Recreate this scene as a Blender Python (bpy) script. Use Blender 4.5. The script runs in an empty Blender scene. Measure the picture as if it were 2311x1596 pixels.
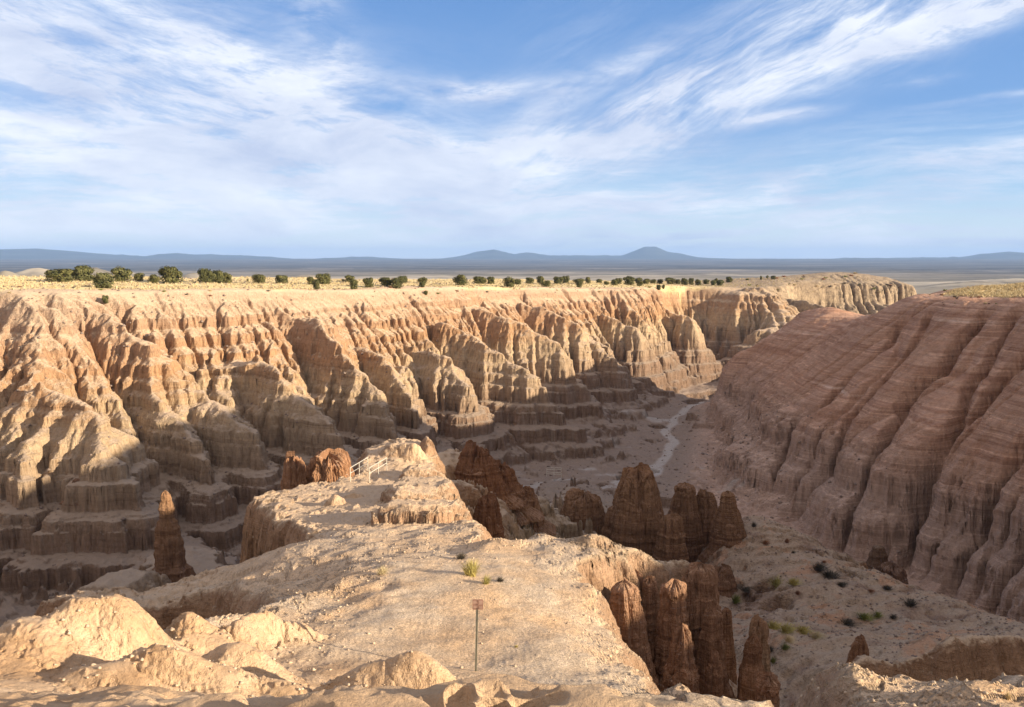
import bpy, math, random, time
import numpy as np
T0 = time.time()
def log(*a): print('[%.1fs]' % (time.time() - T0), *a, flush=True)
QUALITY = 1.2          # mesh density of the terrain
R = math.radians
scene = bpy.context.scene
COL = scene.collection

# ------------------------------------------------------------------ camera
FPX = 1779.0           # focal length in units of a 2311 x 1596 view
CU, CV = 1155.5, 798.0
PITCH = math.atan((798.0 - 585.0) / FPX)
cam_d = bpy.data.cameras.new('camera'); cam = bpy.data.objects.new('camera', cam_d); COL.objects.link(cam)
cam_d.sensor_fit = 'HORIZONTAL'; cam_d.sensor_width = 36.0; cam_d.lens = 36.0 * FPX / 2311.0
cam.location = (0, 0, 0); cam.rotation_euler = (math.pi / 2 - PITCH, 0, 0)
cam_d.clip_start = 0.2; cam_d.clip_end = 120000
scene.camera = cam

# ------------------------------------------------------------------ light
SUN_EL, SUN_AZ = R(15.5), R(111.0)      # azimuth clockwise from +Y (the view direction)
sd = bpy.data.lights.new('sun', 'SUN'); sun = bpy.data.objects.new('sun', sd); COL.objects.link(sun)
sd.energy = 5.0; sd.angle = R(0.5); sd.color = (1.0, 0.86, 0.67)
sun.rotation_euler = (math.pi / 2 - SUN_EL, 0, -SUN_AZ + math.pi)
scene.view_settings.view_transform = 'Standard'; scene.view_settings.look = 'None'
scene.view_settings.exposure = 1.05; scene.view_settings.gamma = 1.0
w = bpy.data.worlds.new('World'); scene.world = w; w.use_nodes = True
nt = w.node_tree; nt.nodes.clear()
wo = nt.nodes.new('ShaderNodeOutputWorld'); bg = nt.nodes.new('ShaderNodeBackground')
sky = nt.nodes.new('ShaderNodeTexSky'); sky.sky_type = 'NISHITA'; sky.sun_disc = False
sky.sun_elevation = SUN_EL; sky.sun_rotation = SUN_AZ
nt.links.new(sky.outputs[0], bg.inputs[0]); bg.inputs[1].default_value = 0.15
nt.links.new(bg.outputs[0], wo.inputs[0])
CLOUD_HOOK = (nt, sky, bg)
scene.cycles.max_bounces = 6; scene.cycles.diffuse_bounces = 4

# ------------------------------------------------------------------ maths helpers
def ray(u, v):
    xc = (u - CU) / FPX; yc = -(v - CV) / FPX
    return np.array([xc, math.cos(PITCH) + yc * math.sin(PITCH), -math.sin(PITCH) + yc * math.cos(PITCH)])
def PZ(u, v, z):
    """point of the sight line through (u, v) at height z"""
    d = ray(u, v); t = z / d[2]; return (d[0] * t, d[1] * t, z)
def PY(u, v, y):
    d = ray(u, v); t = y / d[1]; return (d[0] * t, y, d[2] * t)
F = np.float32
TABN = 256
def _tab(seed): return np.random.RandomState(seed).rand(TABN, TABN).astype(F)
_tabs = {}
def vn(x, y, seed=0):
    """value noise, 0..1"""
    t = _tabs.get(seed)
    if t is None: t = _tabs[seed] = _tab(seed)
    xf = np.floor(x); yf = np.floor(y)
    fx = (x - xf).astype(F); fy = (y - yf).astype(F)
    fx = fx * fx * fx * (fx * (fx * 6 - 15) + 10); fy = fy * fy * fy * (fy * (fy * 6 - 15) + 10)
    xi = xf.astype(np.int32) & 255; yi = yf.astype(np.int32) & 255
    x1 = (xi + 1) & 255; y1 = (yi + 1) & 255
    a = t[xi, yi]; b = t[x1, yi]; c = t[xi, y1]; d = t[x1, y1]
    ab = a + (b - a) * fx; cd = c + (d - c) * fx
    return ab + (cd - ab) * fy
def fbm(x, y, seed, octs=4, gain=0.5, lac=2.03, ridged=False):
    s = 0; amp = 1.0; tot = 0; cx, sx = math.cos(0.7), math.sin(0.7)
    for k in range(octs):
        n = vn(x, y, seed + k) * 2 - 1
        if ridged: n = 1 - 2 * np.abs(n)
        s = s + amp * n; tot += amp; amp *= gain
        x, y = (x * cx - y * sx) * lac + 17.3, (x * sx + y * cx) * lac + 5.1
    return s / tot
def sstep(a, b, x):
    t = np.clip((x - a) / (b - a), 0, 1); return t * t * (3 - 2 * t)
def rbf_grid(pts, X, Y, smooth=0.0):
    p = np.array(pts, float); n = len(p); c = p[:, :2]; 
    def phi(r2): return 0.5 * r2 * np.log(np.maximum(r2, 1e-9))
    d2 = ((c[:, None] - c[None]) ** 2).sum(-1)
    A = np.zeros((n + 3, n + 3)); A[:n, :n] = phi(d2) + smooth * np.eye(n) * 50
    A[:n, n] = 1; A[:n, n + 1:] = c; A[n, :n] = 1; A[n + 1:, :n] = c.T
    b = np.zeros(n + 3); b[:n] = p[:, 2]
    wgt = np.linalg.solve(A, b)
    out = wgt[n] + wgt[n + 1] * X + wgt[n + 2] * Y
    for i in range(n): out = out + wgt[i] * phi((X - c[i, 0]) ** 2 + (Y - c[i, 1]) ** 2)
    return out
def poly_sd(X, Y, poly):
    """signed distance to a closed polygon, negative inside"""
    poly = np.array(poly, float); n = len(poly); d2 = np.full(X.shape, 1e18); ins = np.zeros(X.shape, bool)
    for i in range(n):
        ax, ay = poly[i]; bx, by = poly[(i + 1) % n]; ex, ey = bx - ax, by - ay
        t = np.clip(((X - ax) * ex + (Y - ay) * ey) / (ex * ex + ey * ey + 1e-12), 0, 1)
        d2 = np.minimum(d2, (X - ax - t * ex) ** 2 + (Y - ay - t * ey) ** 2)
        if ay != by:
            cond = ((ay > Y) != (by > Y)) & (X < (bx - ax) * (Y - ay) / (by - ay) + ax); ins ^= cond
    return np.where(ins, -1, 1) * np.sqrt(d2)
_rs = np.random.RandomState(4); _zb = [-60.0]; _tb = [-60.0]
while _zb[-1] < 4:
    gap = _rs.uniform(1.6, 4.4); fr = _rs.uniform(0.10, 0.20); up = _rs.uniform(0.6, 0.88)
    z0 = _zb[-1]; _zb += [z0 + gap * (1 - fr), z0 + gap]; _tb += [z0 + gap * (1 - up), z0 + gap]
class Grid:
    def __init__(s, x0, x1, y0, y1, h):
        s.x0, s.y0, s.h = x0, y0, h; s.nx = int((x1 - x0) / h) + 1; s.ny = int((y1 - y0) / h) + 1
        s.X, s.Y = np.meshgrid(x0 + h * np.arange(s.nx), y0 + h * np.arange(s.ny), indexing='ij')
    def sample(s, A, x, y):
        """bicubic (Catmull-Rom)"""
        gx = np.clip((x - s.x0) / s.h, 1, s.nx - 2.001); gy = np.clip((y - s.y0) / s.h, 1, s.ny - 2.001)
        ix = np.floor(gx).astype(np.int32); iy = np.floor(gy).astype(np.int32)
        fx = (gx - ix).astype(F); fy = (gy - iy).astype(F); A = A.astype(F)
        def wts(t): return (((-0.5 * t + 1) * t - 0.5) * t, (1.5 * t - 2.5) * t * t + 1, ((-1.5 * t + 2) * t + 0.5) * t, (0.5 * t - 0.5) * t * t)
        wx = wts(fx); wy = wts(fy); out = 0
        Af = A.ravel()
        for i in range(4):
            r = np.minimum(ix + (i - 1), s.nx - 1) * s.ny; acc = 0
            for j in range(4): acc = acc + wy[j] * Af[r + np.minimum(iy + (j - 1), s.ny - 1)]
            out = out + wx[i] * acc
        return out

# ------------------------------------------------------------------ the big shape: height points along sight lines
far_rim = [PY(-700, 655, 125), PY(-300, 655, 135), PY(0, 655, 150), PY(250, 655, 165), PY(500, 655, 180), PY(750, 652, 205), PY(1000, 651, 235),
           PY(1250, 650, 280), PY(1500, 648, 330), PY(1650, 648, 360), PY(1780, 650, 392)]
right_rim = [PY(2060, 665, 180), PY(2180, 655, 163), PY(2311, 650, 150)]
pts = []
def col(u, lst):
    for v, z in lst: pts.append(PZ(u, v, z))
col(-500, [(700, -10), (800, -17), (1000, -29), (1250, -40), (1400, -44)])
col(-250, [(700, -9.6), (800, -16.5), (1000, -28.5), (1250, -40), (1400, -44)])
col(0, [(700, -9.2), (800, -16), (900, -22), (1000, -28), (1100, -33), (1250, -40), (1380, -44)])
col(250, [(700, -10), (800, -17), (900, -23), (1000, -29), (1100, -34), (1200, -38), (1300, -42)])
col(500, [(700, -11), (800, -19), (900, -25.5), (1000, -31), (1060, -34), (1150, -39), (1200, -41)])
col(750, [(700, -12.5), (800, -21), (900, -28), (1000, -34), (1060, -38)])
col(1000, [(700, -14), (800, -24), (900, -32), (960, -37), (1020, -41)])
col(1250, [(700, -17), (800, -29), (860, -35), (950, -43), (1050, -45.5)])
col(1400, [(700, -18.5), (800, -31.5), (900, -43.5), (1000, -46)])
col(1500, [(700, -20), (750, -27), (800, -34), (850, -42), (900, -46)])
col(1650, [(700, -22), (760, -32), (830, -43)])
col(1800, [(700, -24), (760, -38)])
for u, v, y in ((1900, 700, 405), (2050, 705, 395)): pts.append(PY(u, v, y))
# floor / wash
WASH = [PZ(1340, 1110, -46.2), PZ(1390, 1085, -46.6), PZ(1478, 1062, -47), PZ(1500, 1035, -47.2), PZ(1518, 1000, -47.4), PZ(1505, 970, -47.6), PZ(1530, 940, -47.8), PZ(1572, 912, -48), PZ(1600, 868, -48.3), PZ(1580, 852, -48.6), PZ(1640, 846, -49), (180, 340, -49.5), (250, 420, -50), (330, 520, -51)]
pts += WASH
pts += [PZ(1350, 1040, -46), PZ(1200, 1060, -44.5), (-75, 75, -44), (-48, 85, -43), (-30, 100, -43), (-20, 118, -43.5), (0, 135, -44), (-110, 60, -42), (-60, 55, -39)]
# right wall
for u, v, y in ((1830, 700, 235), (1740, 760, 232), (1690, 790, 228), (1650, 850, 225), (1600, 880, 222), (1570, 950, 205), (1520, 1060, 172), (1990, 720, 215), (1600, 1000, 168), (1650, 940, 184), (1700, 890, 190), (1755, 840, 198), (1600, 1085, 150), (1700, 1110, 140),
                (1900, 800, 170), (1800, 900, 165), (1700, 1000, 152), (1650, 1100, 145), (2100, 800, 145), (2000, 1000, 125), (1900, 1100, 122), (1870, 1230, 116),
                (2311, 800, 130), (2311, 1000, 106), (2311, 1200, 95), (2311, 1390, 84), (2100, 1200, 108), (2100, 1350, 96), (1980, 1290, 105), (1740, 1180, 131), (2450, 1400, 76), (2450, 1000, 98)):
    pts.append(PY(u, v, y))
pts += [(98, 262, -46), (120, 262, -40), (85, 275, -47), (140, 270, -42), (160, 240, -20), (135, 238, -22), (110, 250, -36), (200, 300, -45), (190, 250, -25), (230, 330, -46), (240, 380, -47)]
# bench spur at the right
col(1690, [(1170, -31)]); col(1870, [(1240, -33.9)]); col(2100, [(1360, -32.2), (1450, -28)]); col(2311, [(1410, -30.6), (1500, -25.7)])
col(1750, [(1450, -30)]); col(1900, [(1400, -32)]); col(1700, [(1300, -33)])
pts += [(50, 45, -21), (55, 20, -12), (60, 60, -31), (75, 75, -30), (80, 50, -14)]
pts += [(14, 48, -31), (8, 60, -33), (17, 36, -27), (5, 70, -31), (12, 76, -34), (30, 112, -40), (19, 22, -15), (13, 26, -19)]
pts += [PZ(1200, 1150, -27), PZ(1150, 1080, -24), PZ(1300, 1120, -31.5), PZ(1250, 1072, -38), PZ(1100, 1040, -21), PZ(1020, 1020, -19), PZ(1350, 1200, -33)]
pts += [(4, 95, -28.5), (8, 110, -31.8), (10, 125, -35.5), (22, 100, -36), (24, 120, -41), (-8, 90, -31), (-5, 105, -36), (-2, 122, -40.5), PY(1780, 1198, 93), PY(1980, 1290, 84), PY(2200, 1385, 69), PY(1800, 1330, 74), PY(2000, 1430, 62)]
# left of the ridge
pts += [(-19, 74, -29), (-26, 76, -35), PZ(430, 1250, -35), PZ(250, 1300, -31), PZ(400, 1200, -33), PZ(180, 1330, -33), (-35, 60, -36), (-25, 42, -26), (-19, 38, -24), (-14, 38, -22), (-40, 66, -38), (-62, 60, -41),
        (-30, 58, -31), (-20, 62, -29), (-25, 20, -13), (-38, 34, -29), (-50, 20, -29), (-60, 0, -20), (-20, 30, -19), (-8, 100, -38), (-22, 85, -35)]
# under the foreground ridge
pts += [(0, 5, -4.5), (0, 20, -14), (0, 35, -18), (-5, 50, -22), (-3, 65, -21), (-14, 50, -24), (10, 10, -9), (0, -10, -2), (20, 0, -4), (-20, 0, -4), (0, -50, -1), (-60, -50, -3), (8, 38, -21), (60, -50, -1)]
right_off = [(101, 122, 4.0), (98, 95, 14.0), (90, 72, 16), (80, 50, 15.0), (71, 22, 8.2), (72, -10, 7.8), (84, -50, 5)]  # out-of-view right rim, raised to cast the canyon shadow
for p in right_off: pts.append(p)
for i, p in enumerate(far_rim):
    pts.append(p); a = np.array(far_rim[max(i - 1, 0)][:2]); b = np.array(far_rim[min(i + 1, len(far_rim) - 1)][:2])
    t = (b - a) / np.linalg.norm(b - a); pts.append((p[0] - t[1] * 22, p[1] + t[0] * 22, p[2] + 5))
for p in right_rim: pts.append(p); pts.append((p[0] + 20, p[1] + 6, p[2] + 3))
for p in right_off: pts.append((p[0] + 20, p[1], p[2] + 3))

def plateau(x, y):
    zf = -9.4 - 0.035 * x
    k = 8.5 * np.exp(-(((x - 194) / 48) ** 2 + ((y - 455) / 34) ** 2)) + 3.0 * np.exp(-(((x - 140) / 30) ** 2 + ((y - 425) / 25) ** 2))
    zr = np.clip(-9.0 + 0.075 * (x - 80) + 0.03 * np.clip(165 - y, 0, 75) , -12, -1.5) + 0.6 * fbm(x / 25, y / 25, 71, 2)
    zr = zr + 22.5 * sstep(142, 88, y) - 8.8 * sstep(52, 30, y)  # unseen near part lifted as shadow caster
    side = sstep(-40, 40, (x - 95) - 0.5 * (y - 230)) * sstep(330, 290, y)      # far plateau / right plateau
    k = k - 0.42 * np.maximum(0, x - 214 + 0.25 * (y - 440)) * sstep(380, 400, y)
    far = zf + k + 0.5 * fbm(x / 30, y / 30, 70, 3)
    return far * (1 - side) + zr * side

G = Grid(-230, 330, -60, 560, 1.0)
log('rbf', len(pts))
base = rbf_grid(pts, G.X, G.Y, 0.02)
zp = plateau(G.X, G.Y)
can = [p[:2] for p in far_rim] + [(184, 402), (226, 410), (242, 432), (248, 470), (230, 530), (230, 640), (700, 640), (700, 250), (260, 235), (170, 205), (115, 195)] + \
      [p[:2] for p in right_rim] + [p[:2] for p in right_off] + [(-400, -60), (-400, 118)]
sdc = poly_sd(G.X, G.Y, can) + 3.0 * fbm(G.X / 14, G.Y / 14, 31, 3)
back = [far_rim[0][:2] + np.array([-60, 75])] + [(p[0] - 40, p[1] + 70) for p in far_rim] + [(190, 505), (226, 490), (226, 440)]
H0 = np.where(sdc > 14, zp, np.minimum(zp, base))
# the far plateau ends in a second drop behind the trees
bp = [(p[0] - 38 - 0.1 * i, p[1] + 66) for i, p in enumerate(far_rim)]
backpoly = bp + [(165, 492), (215, 504), (256, 484), (256, 640), (-400, 640), (-400, 220)]
sdb = poly_sd(G.X, G.Y, backpoly)
H0 = np.where((sdb < 0) & (G.Y > 150), np.maximum(H0 + sdb * 0.5, -47), H0)
H0 = np.maximum(H0, -52)
H0 += 0.5 * fbm(G.X / 9, G.Y / 9, 5, 4)

# spurs given by their crest lines (seen in the photograph) before the rain carves the rest
def seg_ridge(H, P, halfw, lift=0.0, rough=1.0):
    P = [np.array(p, float) for p in P]; best = np.full(H.shape, -1e9)
    wx = G.X + 1.5 * fbm(G.X / 7, G.Y / 7, 41, 3) * rough; wy = G.Y + 1.5 * fbm(G.X / 7, G.Y / 7, 47, 3) * rough
    for a, b in zip(P[:-1], P[1:]):
        e = b[:2] - a[:2]; t = np.clip(((wx - a[0]) * e[0] + (wy - a[1]) * e[1]) / (e @ e), 0, 1)
        d = np.hypot(wx - a[0] - t * e[0], wy - a[1] - t * e[1]); zc = a[2] + (b[2] - a[2]) * t
        q = d / halfw
        best = np.maximum(best, zc + lift - np.where(q < 1, 0.45 * halfw * q * q, 0.45 * halfw + (d - halfw) * 0.95))
    return H + np.maximum(best - H, 0) * (1 - 0.75 * sstep(-27, -35, best))
spurs = [([PY(-60, 770, 140), PY(60, 815, 130), PY(150, 850, 124), PY(230, 905, 118), PY(270, 985, 114), PY(330, 1050, 109)], 2.5),
         ([PY(60, 815, 130), PY(95, 930, 118), PY(60, 1020, 110), PY(80, 1080, 106)], 1.6),
         ([PY(230, 905, 118), PY(215, 960, 113), PY(235, 1070, 107)], 1.2),
         ([PY(180, 770, 150), PY(290, 800, 143), PY(350, 870, 135), PY(420, 940, 128), PY(480, 1000, 122)], 3.0),
         ([PY(380, 780, 158), PY(440, 830, 147), PY(520, 905, 137), PY(600, 985, 129)], 3.2),
         ([PY(500, 770, 168), PY(580, 785, 160), PY(650, 835, 150), PY(720, 905, 141), PY(800, 955, 136)], 3.0),
         ([PY(600, 690, 188), PY(720, 700, 182), PY(760, 760, 172), PY(840, 850, 160), PY(900, 930, 152)], 3.0),
         ([PY(820, 760, 186), PY(880, 800, 176), PY(930, 870, 166), PY(960, 940, 160)], 2.6),
         ([PY(960, 760, 200), PY(1010, 790, 190), PY(1050, 850, 182), PY(1070, 920, 175)], 3.4),
         ([PY(900, 680, 222), PY(1000, 700, 215), PY(1100, 760, 205), PY(1200, 820, 196), PY(1300, 880, 190)], 3.0),
         ([PY(1050, 670, 240), PY(1150, 700, 232), PY(1260, 760, 226), PY(1340, 830, 219)], 3.0),
         ([PY(1180, 668, 265), PY(1300, 710, 255), PY(1400, 790, 246)], 3.5),
         ([PY(1330, 665, 290), PY(1430, 720, 280), PY(1520, 800, 272)], 3.5),
         ([PY(1480, 665, 325), PY(1560, 710, 315), PY(1640, 790, 303)], 4),
         ([PY(1650, 665, 352), PY(1720, 720, 338), PY(1775, 745, 328)], 4),
         ([PY(1760, 660, 380), PY(1860, 690, 362), PY(1975, 715, 345)], 4.5),
         ([PY(2070, 668, 182), PY(2010, 705, 205), PY(1925, 712, 222), PY(1830, 698, 236), PY(1745, 757, 233), PY(1690, 785, 229), PY(1650, 845, 226)], 5),
         ([PY(150, 680, 160), PY(250, 700, 153), PY(330, 745, 147)], 4),
         ([PY(0, 690, 150), PY(120, 740, 146), PY(200, 790, 140)], 4),
         ]
for P, hw in spurs: H0 = seg_ridge(H0, P, hw)
H0 = np.where(sdc < 14, np.minimum(H0, zp + 0.3), H0)

_low = (H0 < zp - 0.8) & (sdc < 14) & (sdc > -3); sdc = np.where(_low, -3.0, sdc)
for _ in range(2): sdc[1:-1, 1:-1] = (sdc[2:, 1:-1] + sdc[:-2, 1:-1] + sdc[1:-1, 2:] + sdc[1:-1, :-2] + 2 * sdc[1:-1, 1:-1]) / 6
# ---- erosion: stream-power incision on the grid
def erode(H, Kf, rain, steps, dt=1.0, m=0.45, creep=0.035):
    nx, ny = H.shape; N = nx * ny; idx = np.arange(N).reshape(nx, ny)
    offs = [(-1, -1), (-1, 0), (-1, 1), (0, -1), (0, 1), (1, -1), (1, 0), (1, 1)]
    for s in range(steps):
        best = np.full((nx, ny), 0.0); rec = idx.copy(); dist = np.ones((nx, ny))
        Hp = H + 0.02 * np.random.RandomState(s).rand(nx, ny)
        for dx, dy in offs:
            L = math.hypot(dx, dy)
            xs = slice(max(0, -dx), nx - max(0, dx)); ys = slice(max(0, -dy), ny - max(0, dy))
            xt = slice(max(0, dx), nx - max(0, -dx)); yt = slice(max(0, dy), ny - max(0, -dy))
            sl = (Hp[xs, ys] - Hp[xt, yt]) / L; mm = sl > best[xs, ys]
            b = best[xs, ys]; b[mm] = sl[mm]; best[xs, ys] = b
            r = rec[xs, ys]; r[mm] = idx[xt, yt][mm]; rec[xs, ys] = r
            d = dist[xs, ys]; d[mm] = L; dist[xs, ys] = d
        order = np.argsort(-Hp.ravel(), kind='stable'); rc = rec.ravel()
        A = rain.ravel().copy().tolist(); rl = rc.tolist(); ol = order.tolist()
        for i in ol:
            j = rl[i]
            if j != i: A[j] += A[i]
        A = np.array(A); f = (Kf.ravel() * dt * A ** m / dist.ravel()).tolist()
        h = H.ravel().tolist()
        for i in reversed(ol):
            j = rl[i]
            if j != i and h[j] < h[i]: h[i] = (h[i] + f[i] * h[j]) / (1 + f[i])
        H = np.array(h).reshape(nx, ny)
        # hillslope creep
        for _ in range(2):
            lap = np.zeros_like(H); lap[1:-1, 1:-1] = H[2:, 1:-1] + H[:-2, 1:-1] + H[1:-1, 2:] + H[1:-1, :-2] - 4 * H[1:-1, 1:-1]
            H = H + creep * lap
    return H
i0, i1 = int((-200 + 230)), int(260 + 230); j0, j1 = int(60 + 85), int(60 + 480)
sub = (slice(i0, i1), slice(j0, j1)); Xs, Ys = G.X[sub], G.Y[sub]
inside = sstep(6, -2, sdc[sub])
rw = sstep(-6, 6, Xs - (24 + np.clip(Ys - 110, 0, 130) * 0.27)) * (Ys < 262)   # right wall
Kf = 0.11 * inside * (1 - 0.8 * rw) * sstep(-47, -40, H0[sub]) * (1 - 0.6 * sstep(-27, -35, H0[sub]) * (1 - rw))
rain = 0.15 + 0.85 * inside
log('erode'); Hs = erode(H0[sub].copy(), Kf, rain, 14)
edge = np.minimum(np.minimum(Xs + 200, 260 - Xs), np.minimum(Ys - 85, 480 - Ys)); we = sstep(0, 14, edge)
HG = H0.copy(); HG[sub] = H0[sub] * (1 - we) + Hs * we
log('eroded', float((H0[sub] - Hs).max()))
def HIT(u, v, grid=None, A=None, tmax=600, t0=20):
    """where the sight line through (u, v) meets the ground"""
    grid = grid or G; A = HG if A is None else A
    d = ray(u, v); t = t0 * (tmax / t0) ** np.linspace(0, 1, 1500)
    X, Y, Z = d[0] * t, d[1] * t, d[2] * t
    hz = grid.sample(A, X, Y); k = np.argmax(hz > Z)
    if not (hz > Z).any(): k = len(t) - 1
    return (X[k], Y[k], hz[k])
gullies = [([(2400, 690), (2310, 800), (2254, 844), (2169, 922), (2125, 986), (2088, 1054), (2067, 1105), (2040, 1170)], 1.0), ([(2230, 690), (2195, 722), (2156, 776), (2127, 823), (2074, 859), (2044, 901), (2003, 969), (1969, 1017), (1920, 1090), (1891, 1156), (1860, 1235)], 1.0),
           ([(2300, 690), (2264, 745), (2230, 800), (2193, 847), (2169, 898), (2169, 922)], 0.6), ([(2030, 725), (1993, 779), (1972, 793), (1908, 847), (1857, 905), (1799, 932), (1750, 1000)], 0.8), ([(2400, 900), (2308, 996), (2258, 1054), (2213, 1132), (2156, 1207), (2125, 1275), (2091, 1350)], 1.1),
           ([(2420, 1040), (2310, 1166), (2243, 1244), (2199, 1336)], 1.0), ([(2100, 700), (2070, 760), (2000, 840), (1940, 900), (1880, 1000), (1800, 1080), (1730, 1150)], 0.6), ([(2030, 740), (2025, 790), (1960, 860), (1890, 930), (1840, 990), (1780, 1050)], 0.35), ([(2250, 860), (2190, 940), (2100, 1050), (2020, 1120), (1990, 1190), (1975, 1260)], 0.5), ([(2311, 1080), (2230, 1180), (2190, 1260), (2160, 1350)], 0.5)]
GF = Grid(-170, 236, 84, 476, 0.5)
HF = GF_coarse = G.sample(HG, GF.X, GF.Y).astype(float)
def carve(grid, H, P, depth, wd):
    P = [np.array(p[:2]) for p in P]; best = np.full(H.shape, 1e9)
    wx = grid.X + 0.9 * fbm(grid.X / 4, grid.Y / 4, 61, 2); wy = grid.Y + 0.9 * fbm(grid.X / 4, grid.Y / 4, 67, 2)
    for a, b in zip(P[:-1], P[1:]):
        e = b - a; t = np.clip(((wx - a[0]) * e[0] + (wy - a[1]) * e[1]) / (e @ e + 1e-9), 0, 1)
        best = np.minimum(best, np.hypot(wx - a[0] - t * e[0], wy - a[1] - t * e[1]))
    return H - depth * np.exp(-np.abs(best) / wd) - 1.5 * depth * np.exp(-(best / (wd * 0.27)) ** 2)
for P, amp in gullies: HF = carve(GF, HF, [HIT(*p) for p in P], 2.3 * amp, 2.4 * (0.6 + 0.4 * amp))
insF = np.maximum(sstep(4, -2, G.sample(sdc, GF.X, GF.Y)), 0.9 * sstep(1.0, 0.8, np.hypot((GF.X - 208) / 42, (GF.Y - 425) / 42)))
rwF = sstep(-6, 6, GF.X - (24 + np.clip(GF.Y - 110, 0, 130) * 0.27)) * (GF.Y < 262)
# fins running down from the rim
cr, sr = 0.75, -0.66; pr = GF.X * 0.66 + GF.Y * 0.75; dn = GF.X * 0.75 - GF.Y * 0.66
fin = fbm(pr / 9 + 0.8 * fbm(GF.X / 18, GF.Y / 18, 85, 2), dn / 38, 79, 3, 0.55, ridged=True); fin2 = fbm(pr / 3.2 + 0.8 * fbm(GF.X / 7, GF.Y / 7, 87, 2), dn / 14, 83, 3, 0.55, ridged=True)
finm = insF * (1 - rwF) * sstep(-45, -38, HF) * sstep(1, 9, -G.sample(sdc, GF.X, GF.Y) + 2)
fmod = 0.25 + 1.1 * sstep(-0.35, 0.45, fbm(GF.X / 30, GF.Y / 30, 89, 3)); upz = (0.45 + 0.55 * sstep(-11, -19, HF)) * (1 - 0.45 * sstep(-27, -33, HF))
HF += finm * fmod * upz * (2.2 * fin + 0.9 * fin2 - 0.8)
HF += insF * (0.30 * fbm(GF.X / 3, GF.Y / 3, 77, 3)) * (1 - 0.6 * rwF)
HF += insF * rwF * (0.5 * fbm(GF.Y / 5.5 + 0.8 * fbm(GF.X / 12, GF.Y / 12, 93, 2), GF.X / 26, 91, 3, 0.55, ridged=True) + (0.25 + 0.75 * sstep(-26, -32, HF)) * 0.6 * fbm(GF.Y / 2.2 + 0.6 * fbm(GF.X / 6, GF.Y / 6, 97, 2), GF.X / 12, 95, 3, 0.6, ridged=True))
h_before = HF.copy()
HF = erode(HF, 0.14 * insF * (1 - 0.75 * rwF) * sstep(-47.5, -42, HF) * (1 - 0.6 * sstep(-27, -35, HF) * (1 - rwF)), 0.06 + 0.19 * insF, 10, creep=0.008)
edge = np.minimum(np.minimum(GF.X + 170, 236 - GF.X), np.minimum(GF.Y - 84, 476 - GF.Y)); weF = sstep(0, 8, edge)
DF = (HF - GF_coarse) * weF
log('fine erosion')

# ------------------------------------------------------------------ the foreground ridge
GN = Grid(-46, 46, -4, 84, 0.25)
top_pts = [PZ(*p) for p in [(1075, 1510, -10.1), (900, 1400, -10.5), (1100, 1400, -10.6), (870, 1300, -11.2), (1050, 1280, -11.3), (750, 1300, -11.8), (750, 1400, -10.7), (650, 1250, -13.3),
    (850, 1230, -12.9), (1000, 1235, -12.6), (1100, 1225, -12.3), (1270, 1222, -12.2), (1370, 1225, -12.2), (1300, 1300, -11.9), (1480, 1260, -13), (1590, 1262, -13.3), (1400, 1350, -11.5), (1450, 1450, -12.0),
    (1500, 1540, -10.8), (1300, 1450, -10.5), (1300, 1560, -9.6), (700, 1180, -14.8), (850, 1180, -14.3), (800, 1150, -14.9), (620, 1130, -15.2), (700, 1130, -15.4), (800, 1100, -15.5), (930, 1150, -14.6),
    (1000, 1160, -15.2), (1000, 1110, -15.4), (830, 1060, -15.6), (900, 1030, -15.2), (940, 1000, -14.8), (1000, 1040, -16), (430, 1440, -9.9), (570, 1450, -10.3), (500, 1440, -10.3), (640, 1470, -10.1), (480, 1400, -11), (300, 1580, -5.3), (500, 1500, -8.8), (700, 1560, -9.0),(690, 1060, -17.8), (700, 1030, -17.8), (740, 1050, -17.6),
    (1850, 1545, -8.1), (2200, 1575, -7.2), (1620, 1575, -10.0), (450, 1330, -15), (300, 1345, -16), (100, 1350, -17.5), (600, 1330, -13.2)]] + \
    [(-9, 15.8, -8.4), (-6.5, 17, -9.3), (-11, 13, -7.4), (-13, 17, -9.2), (-7, 13, -7.8), (-5, 11, -6.6), (-9, 10, -5.9), (0, 3, -2.0), (-4, 5, -3.2), (4, 5, -3.3), (12, 8, -5.5), (-12, 8, -4.5), (20, 8, -7), (-20, 12, -6.5), (0, -4, -1.6), (10, 0, -3), (-10, 0, -3), (0, 10, -6.6), (3, 13, -8.4), (20, -4, -4), (-25, -4, -4), (35, 0, -6), (-35, 5, -7)]
topN = rbf_grid(top_pts, GN.X, GN.Y, 0.002)
ridge_uv = [(380, 1398, -10.8), (520, 1392, -11.0), (600, 1385, -11.5), (480, 1345, -14.6), (380, 1372, -15), (250, 1400, -15.2), (110, 1390, -16.2), (95, 1352, -17.5), (180, 1338, -17.3), (330, 1338, -16.2), (440, 1308, -15.8), (520, 1285, -15.2), (600, 1232, -14.2), (650, 1205, -14.2), (590, 1180, -15), (565, 1110, -15.3), (690, 1085, -15.6), (785, 1083, -15.8),
    (795, 1055, -16), (815, 1020, -16), (880, 1000, -15.2), (930, 996, -15), (980, 1003, -15), (1000, 1040, -16), (1010, 1075, -15.6), (1045, 1100, -15.2), (1045, 1140, -15), (1072, 1165, -15), (1085, 1200, -14), (1085, 1222, -12.6), (1270, 1219, -12.4), (1375, 1222, -12.4),
    (1400, 1250, -12.8), (1570, 1256, -13.4), (1600, 1275, -13.4), (1560, 1290, -13.1), (1440, 1290, -12.8), (1350, 1300, -12.3), (1380, 1380, -11.8), (1430, 1430, -11.8), (1455, 1520, -11.2), (1590, 1570, -10.5)]
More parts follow.
